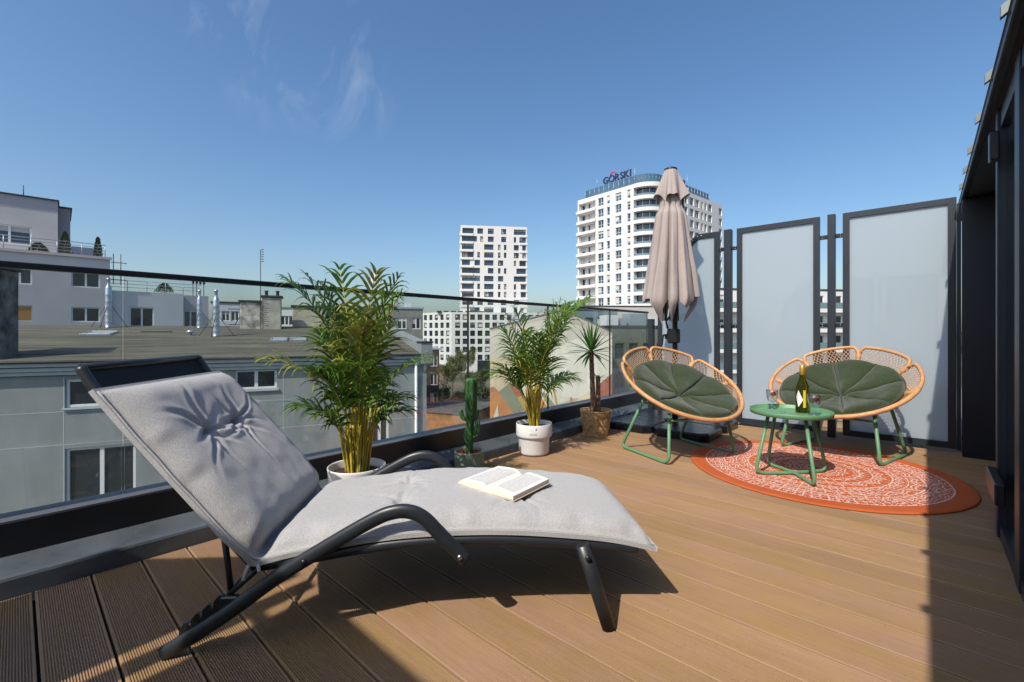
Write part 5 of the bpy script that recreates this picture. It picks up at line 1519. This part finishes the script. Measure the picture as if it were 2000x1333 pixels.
for i in range(13):
    zt = HT - .95 - i * 2.9
    mb = MB(); mb.box(-.45, 4.6, -.35, -.001, zt - 2.95, zt - 2.05, b=.1); mb.build('balcony_band', m_tw, tw)
    mb = MB(); mb.box(21.6, 24.75, -.25, -.001, zt - 2.95, zt - 2.15, b=.08); mb.build('balcony_band', m_tw, tw)
for (a, b, hh) in ((6, 6.6, .9), (12, 13.2, .7), (17, 20, .6)):
    mb = MB(); mb.box(a, b, 3, 4, HT + .002, HT + hh); mb.build('roof_box', m_dark, tw)

# ---- white grid block at the foot of the mid tower
gx, gy = W2(882, 158); gr = thing('grid_block', 'white office block with regular square windows below the slim tower', 'building', (gx, gy, GZ), rzof(80))
HG = zat(610, 158) - GZ
opsG = []; Wg = 36.0
for r_ in range(6):
    zt = HG - .75 - r_ * 2.84
    for c in range(13): opsG.append((1.25 + c * 2.62, 1.25 + c * 2.62 + 1.72, zt - 1.95, zt, 0 if (c + r_) % 3 else 1))
mb = MB(); wall_face(mb, (0, 0), 0, Wg, 0, HG, [q[:4] for q in opsG], .45); 
mb.add([(0, 0, HG), (Wg, 0, HG), (Wg, 16, HG), (-10, 16, HG)], [(0, 1, 2, 3)]); mb.add([(Wg, 0, 0), (Wg, 16, 0), (Wg, 16, HG), (Wg, 0, HG)], [(0, 1, 2, 3)])
mb.build('wall', m_tw, gr); put_windows(gr, (0, 0), 0, opsG, .45, 0, .10, m_dframe, m_wglass)
LL = 17.0; la = R(-42); lo_ = (-LL * math.cos(la), -LL * math.sin(la))
opsG2 = []
for r_ in range(6):
    zt = HG - .75 - r_ * 2.84
    for c in range(6): opsG2.append((LL - 1.0 - c * 2.62 - 1.5, LL - 1.0 - c * 2.62, zt - 1.95, zt, 0))
mb = MB(); wall_face(mb, lo_, la, LL, 0, HG, [q[:4] for q in opsG2], .45)
mb.add([(0, 0, HG), (lo_[0], lo_[1], HG), (lo_[0] + 12, lo_[1] + 14, HG), (0, 16, HG)], [(0, 1, 2, 3)]); mb.build('side_wall', m_tw, gr)
put_windows(gr, lo_, la, opsG2, .45, 0, .10, m_dframe, m_wglass)
for k in range(7):
    mb = MB(); mb.box(-5 + k * 2.5, -3.4 + k * 2.5, 2.5, 4, HG + .002, HG + .55); mb.build('roof_box', m_dark, gr)
mb = MB(); mb.box(9, 15, -.5, -.001, 0, 4.2); mb.build('entrance', m_wglass, gr)

# ---- curved white tower with rooftop sign
cxr, czf = (1275 - 1000) / 884 * 120, 120.0
TRZ = rzof(140)
cr, sr = math.cos(YAW), math.sin(YAW)
cwx, cwy = cxr * cr - czf * sr, cxr * sr + czf * cr
ux_, uy_ = math.cos(TRZ), math.sin(TRZ)
gt = thing('curved_tower', 'large white tower with rounded balcony corner and glazed top storey', 'tower', (cwx - 26.4 * ux_, cwy - 26.4 * uy_, GZ), TRZ)
def gz(z): return z - GZ
NR = 15; PIT = 3.28
opsA = []; opsLo = []
for i in range(NR):
    zb = gz(38.55 - i * PIT)
    if zb < .5: break
    for (a, b, k) in ((7.96, 10.0, 1), (11.2, 12.3, 0), (14.3, 16.3, 1), (18.3, 19.35, 0)): opsA.append((a, b, zb, zb + 2.3, k))
    opsLo.append((.4, 7.0, zb - .1, zb + 2.15, 3))
mb = MB(); wall_face(mb, (0, 0), 0, 20.4, 0, gz(42.0), [q[:4] for q in opsA] + [(a, b, c, d, 1.5) for a, b, c, d, k in opsLo], .35)
opsB = []
colsB = ((2.2, 4.2, 1), (5.4, 6.6, 0), (8.0, 11.9, 2), (13.06, 15.4, 1), (16.2, 18.6, 1), (19.9, 21.1, 0), (22.0, 23.3, 0), (24.2, 26.5, 1), (31.1, 33.2, 1))
for i in range(NR):
    zb = gz(38.55 - i * PIT)
    if zb < .5: break
    for (a, b, k) in colsB: opsB.append((a, b, zb, zb + 2.25, k))
wall_face(mb, (26.4, 6.0), PI / 2, 33.5, 0, gz(42.0), [q[:4] for q in opsB], .35)
mb.add([(26.4, 39.5, 0), (0, 39.5, 0), (0, 39.5, gz(42)), (26.4, 39.5, gz(42))], [(0, 1, 2, 3)]); mb.add([(0, 39.5, 0), (0, 0, 0), (0, 0, gz(42)), (0, 39.5, gz(42))], [(0, 1, 2, 3)])
arc = [(20.4 + 6 * math.sin(R(90) * k / 12), 6 - 6 * math.cos(R(90) * k / 12)) for k in range(13)]
mb.add([(0, 0, gz(42.002))] + [(a, b, gz(42.002)) for a, b in arc] + [(26.4, 39.5, gz(42.002)), (0, 39.5, gz(42.002))], [tuple(range(16))])
mb.build('wall', m_tw, gt)
put_windows(gt, (0, 0), 0, opsA, .35, 1, .09, m_wframe, m_wblue, trans=.36)
put_windows(gt, (0, 0), 0, [(x0_, x1_, c, d - .15, 0) for a, b, c, d, k in opsLo for x0_, x1_ in ((.6, 1.9), (3.0, 4.0), (5.7, 6.8))], 1.5, 0, .12, m_wframe, m_wblue, 'loggia_window')
put_windows(gt, (26.4, 6.0), PI / 2, opsB, .35, 1, .09, m_wframe, m_wglass)
# rounded corner: recessed glazing and white curved bands
mb = MB(); arcg = [(20.4 + 4.7 * math.sin(R(90) * k / 12), 6 - 4.7 * math.cos(R(90) * k / 12)) for k in range(13)]
for (a, b), (c, d) in zip(arcg, arcg[1:]): mb.add([(a, b, 0), (c, d, 0), (c, d, gz(42)), (a, b, gz(42))], [(0, 1, 2, 3)])
mb.add([(20.4, 0, 0), (20.4, 1.3, 0), (20.4, 1.3, gz(42)), (20.4, 0, gz(42))], [(0, 1, 2, 3)], 1); mb.add([(26.4, 6, 0), (25.1, 6, 0), (25.1, 6, gz(42)), (26.4, 6, gz(42))], [(0, 1, 2, 3)], 1)
for k in (0, 3, 6, 9, 12):
    a, b = arcg[k]; mb.tube([(a, b, 0), (a, b, gz(42))], .12, 5, mi=1)
mb.build('corner_glazing', [m_wblue, m_tw], gt)
def arcband(r0, r1, h):
    mb = MB(); n = 14
    P0 = [(20.4 + r0 * math.sin(R(90) * k / n), 6 - r0 * math.cos(R(90) * k / n)) for k in range(n + 1)]
    P1_ = [(20.4 + r1 * math.sin(R(90) * k / n), 6 - r1 * math.cos(R(90) * k / n)) for k in range(n + 1)]
    for z, fl in ((0, False), (h, True)):
        for k in range(n):
            q = [(*P0[k], z), (*P0[k + 1], z), (*P1_[k + 1], z), (*P1_[k], z)]
            mb.add(q, [(0, 1, 2, 3)])
    for k in range(n):
        mb.add([(*P1_[k], 0), (*P1_[k + 1], 0), (*P1_[k + 1], h), (*P1_[k], h)], [(0, 1, 2, 3)], 0, True); mb.add([(*P0[k], 0), (*P0[k + 1], 0), (*P0[k + 1], h), (*P0[k], h)], [(3, 2, 1, 0)], 0, True)
    return mb
band_me = arcband(4.72, 6.08, .98).mesh('balcony_band', m_tw)
glas_me = arcband(5.95, 6.0, .55).mesh('balcony_glass', m_bg)
lob = MB(); lob.box(-.35, 7.1, -.5, -.001, 0, .95, b=.12); lob_me = lob.mesh('loggia_band', m_tw)
for i in range(NR):
    zb = gz(38.55 - i * PIT)
    if zb < 1.5: break
    link('balcony_band', band_me, gt, (0, 0, zb - 1.0)); link('balcony_glass', glas_me, gt, (0, 0, zb - .01)); link('loggia_band', lob_me, gt, (0, 0, zb - 1.08))
tp = arcband(4.5, 6.15, 1.15).mesh('top_band', m_tw); link('top_band', tp, gt, (0, 0, gz(40.85)))
# glazed top storey
mb = MB()
pent = [(2.2, 1.0)] + [(20.0 + 5.2 * math.sin(R(90) * k / 8), 6.2 - 5.2 * math.cos(R(90) * k / 8)) for k in range(9)] + [(25.2, 33.0)]
zz0, zz1 = gz(42.0), gz(44.6)
for (a, b), (c, d) in zip(pent, pent[1:]):
    mb.add([(a, b, zz0), (c, d, zz0), (c, d, zz1), (a, b, zz1)], [(0, 1, 2, 3)])
    n_ = max(1, int(math.hypot(c - a, d - b) / 1.7))
    for k in range(n_ + 1):
        x, y = a + (c - a) * k / n_, b + (d - b) * k / n_; mb.tube([(x, y, zz0), (x, y, zz1)], .07, 4, mi=1)
mb.add([(2.2, 33, zz0), (2.2, 1, zz0), (2.2, 1, zz1), (2.2, 33, zz1)], [(0, 1, 2, 3)])
mb.add([(a, b, zz1 + .02) for a, b in pent] + [(2.2, 33, zz1 + .02)], [tuple(range(len(pent) + 1))], 1)
mb.build('penthouse_glazing', [mat('penthouse_glass', (.06, .13, .20), .08, var=.2, scale=.3, spec=.9), MAT['galvanised']], gt)
mb = MB(); mb.box(19.5, 21.5, 5, 7, zz1 + .03, zz1 + 1.2, b=.1); mb.tube([(18, 4, zz1), (18, 4, zz1 + 3.6)], .06, 5); mb.tube([(6, 2, zz1), (6, 2, zz1 + 3.2)], .06, 5); mb.tube([(24, 22, zz1), (24, 22, zz1 + 4)], .06, 5); mb.build('roof_equipment', MAT['galvanised'], gt)
mb = MB(); mb.lathe([(1.5, 0), (1.3, .8), (.8, 1.3), (.001, 1.5)], 18, (25.6, 17.0, gz(42.0))); mb.build('radar_dome', m_white_p, gt)
# sign
sg_o = Vector((9.2, .9, gz(44.6)))
M_ = Matrix.Translation(gt.location) @ Matrix.Rotation(TRZ, 4, 'Z')
sp = M_ @ sg_o
sign = thing('rooftop_sign', 'dark rooftop letters GÓRSKI with pink accent on the curved tower', 'sign', sp, TRZ)
m_let = mat('sign_navy', (.02, .022, .055), .5, var=.05); m_pink = mat('sign_pink', (.62, .03, .10), .5, var=.05)
def glyph(ch, size):
    cu = bpy.data.curves.new('glyph', 'FONT'); cu.body = ch; cu.size = size; cu.extrude = .12; cu.offset = .06
    ob = bpy.data.objects.new('glyph', cu); COL.objects.link(ob)
    dg = bpy.context.evaluated_depsgraph_get(); me = bpy.data.meshes.new_from_object(ob.evaluated_get(dg)); bpy.data.objects.remove(ob); return me
x = 0.0
for ch in 'GORSKI':
    me = glyph(ch, 2.75); xs = [v.co.x for v in me.vertices]; x0 = min(xs); w = max(xs) - x0
    me.materials.clear(); me.materials.append(m_let)
    o = link('letter', me, sign, (x - x0, 0, .25)); o.rotation_euler = (R(90), 0, 0)
    if ch == 'O':
        mb = MB(); mb.tube(smooth_path([(x + w * .35, -.1, 2.3), (x + w * .55, -.1, 2.85), (x + w * .85, -.1, 3.0), (x + w * 1.15, -.1, 2.75), (x + w * 1.2, -.1, 2.35)], 5), .22, 6); mb.tube([(x + w * .25, -.1, 2.3), (x + w * .5, -.1, 2.42)], .13, 6); mb.build('accent', m_pink, sign)
    x += w + .16
for k in range(6):
    mb = MB(); mb.tube([(.5 + k * 1.5, .25, -.1), (.5 + k * 1.5, .25, 1.6)], .06, 4); mb.build('sign_post', m_let, sign)

# ---- trees and shrubs
m_bark = mat('tree_bark', (.085, .065, .05), .9, var=.3, scale=2)
m_bud = mat('budding_leaves', (.095, .105, .030), .8, var=.4, scale=.8, col2=(.17, .17, .05), transl=.3)
m_bush = mat('bush_leaves', (.045, .065, .020), .8, var=.4, scale=.8, col2=(.09, .11, .035), transl=.2)
m_blos = mat('pale_blossom', (.42, .34, .28), .8, var=.3, scale=.8, transl=.2)
def tree(name, label, px, zf, h, spread, nleaf, ls, ml, seed, trunk_r=.14, sparse=1.0, group='trees and shrubs in the yard', base_z=GZ, cat='tree'):
    rng = random.Random(seed); x, y = W2(px, zf)
    t = thing(name, label, cat, (x, y, base_z), 0, group)
    mb = MB(); tips = []
    def br(p, d, L, r, dep):
        n = 5; pts = [p.copy()]; q = p.copy(); dd = d.copy()
        for i in range(n):
            dd = (dd + Vector((rng.uniform(-.16, .16), rng.uniform(-.16, .16), rng.uniform(-.02, .12)))).normalized(); q = q + dd * (L / n); pts.append(q.copy())
        mb.tube(pts, [r * (1 - .55 * i / n) for i in range(n + 1)], 5, cap=False)
        tips.extend(pts[2:] if dep <= 1 else pts[4:])
        if dep == 0: return
        for k in range(rng.choice((3, 4))):
            i = rng.randint(2, n); a = rng.uniform(0, 2 * PI); s_ = rng.uniform(.45, .95) * spread
            nd = (dd + Vector((math.cos(a) * s_, math.sin(a) * s_, rng.uniform(-.05, .35)))).normalized()
            br(pts[i], nd, L * rng.uniform(.55, .78), r * .5, dep - 1)
    br(Vector((0, 0, 0)), Vector((0, 0, 1)), h * .36, trunk_r, 4)
    mb.build('trunk', m_bark, t)
    mb = MB()
    for k in range(nleaf):
        c = rng.choice(tips) + Vector((rng.gauss(0, .18), rng.gauss(0, .18), rng.gauss(0, .18))) * sparse
        a = Vector((rng.gauss(0, 1), rng.gauss(0, 1), rng.gauss(0, 1))).normalized(); b = a.orthogonal().normalized(); s_ = ls * rng.uniform(.6, 1.3)
        mb.add([c - a * s_, c + b * s_ * .6, c + a * s_, c - b * s_ * .6], [(0, 1, 2, 3)])
    mb.build('crown', ml, t)
tree('budding_tree', 'bare-branched budding tree in the yard, left one of two', 884, 88, 12, 1.0, 6500, .13, m_bud, 3)
tree('budding_tree', 'slender budding tree in the yard right behind the cactus', 908, 96, 13, .8, 6000, .13, m_bud, 8)
tree('leafy_shrub', 'low brown-green shrub at the foot of the budding trees', 868, 80, 5.5, 1.3, 6000, .15, m_bush, 5, .08, 1.6, cat='shrub')
tree('leafy_shrub', 'green shrub beside the mural wall', 938, 85, 6.0, 1.3, 6500, .15, m_bush, 6, .08, 1.6, cat='shrub')
tree('leafy_shrub', 'brownish shrub behind the garage roof', 900, 78, 5.0, 1.3, 5500, .15, m_bush, 9, .08, 1.6, cat='shrub')
tree('blossom_tree', 'small tree with pale blossom next to the brick house', 868, 92, 9, .9, 3000, .11, m_blos, 12)
tree('leafy_shrub', 'wide green shrub between the garage and the budding trees', 920, 90, 6.5, 1.4, 6500, .16, m_bush, 33, .08, 1.8, cat='shrub')
tree('budding_tree', 'short twiggy tree just left of the mural wall', 946, 100, 9, 1.0, 5000, .13, m_bud, 41)
tree('yard_tree', 'tall budding tree between the two white towers', 1048, 62, 20, .75, 5200, .13, m_bud, 14, .22, 1.3)
tree('yard_tree', 'second budding tree between the towers, behind the palm tips', 1086, 70, 20, .8, 5200, .14, m_bud, 17, .22, 1.3)
# far wood on the horizon, one mass
rng = random.Random(77); mb = MB()
for k in range(6000):
    a = rng.uniform(R(60), R(215)); d = rng.uniform(420, 520); zt = GZ + rng.uniform(0, 14) * (.6 + .4 * math.sin(a * 23) * math.sin(a * 7.3))
    c = Vector((d * math.cos(a), d * math.sin(a), max(GZ, zt))); q = Vector((rng.gauss(0, 1), rng.gauss(0, 1), rng.gauss(0, 1))).normalized(); b = q.orthogonal().normalized(); s_ = rng.uniform(1.5, 4)
    mb.add([c - q * s_, c + b * s_, c + q * s_, c - b * s_], [(0, 1, 2, 3)])
o = mb.build('distant_wood', m_bush); tag(o, 'far belt of trees along the horizon', 'wood', kind='stuff')
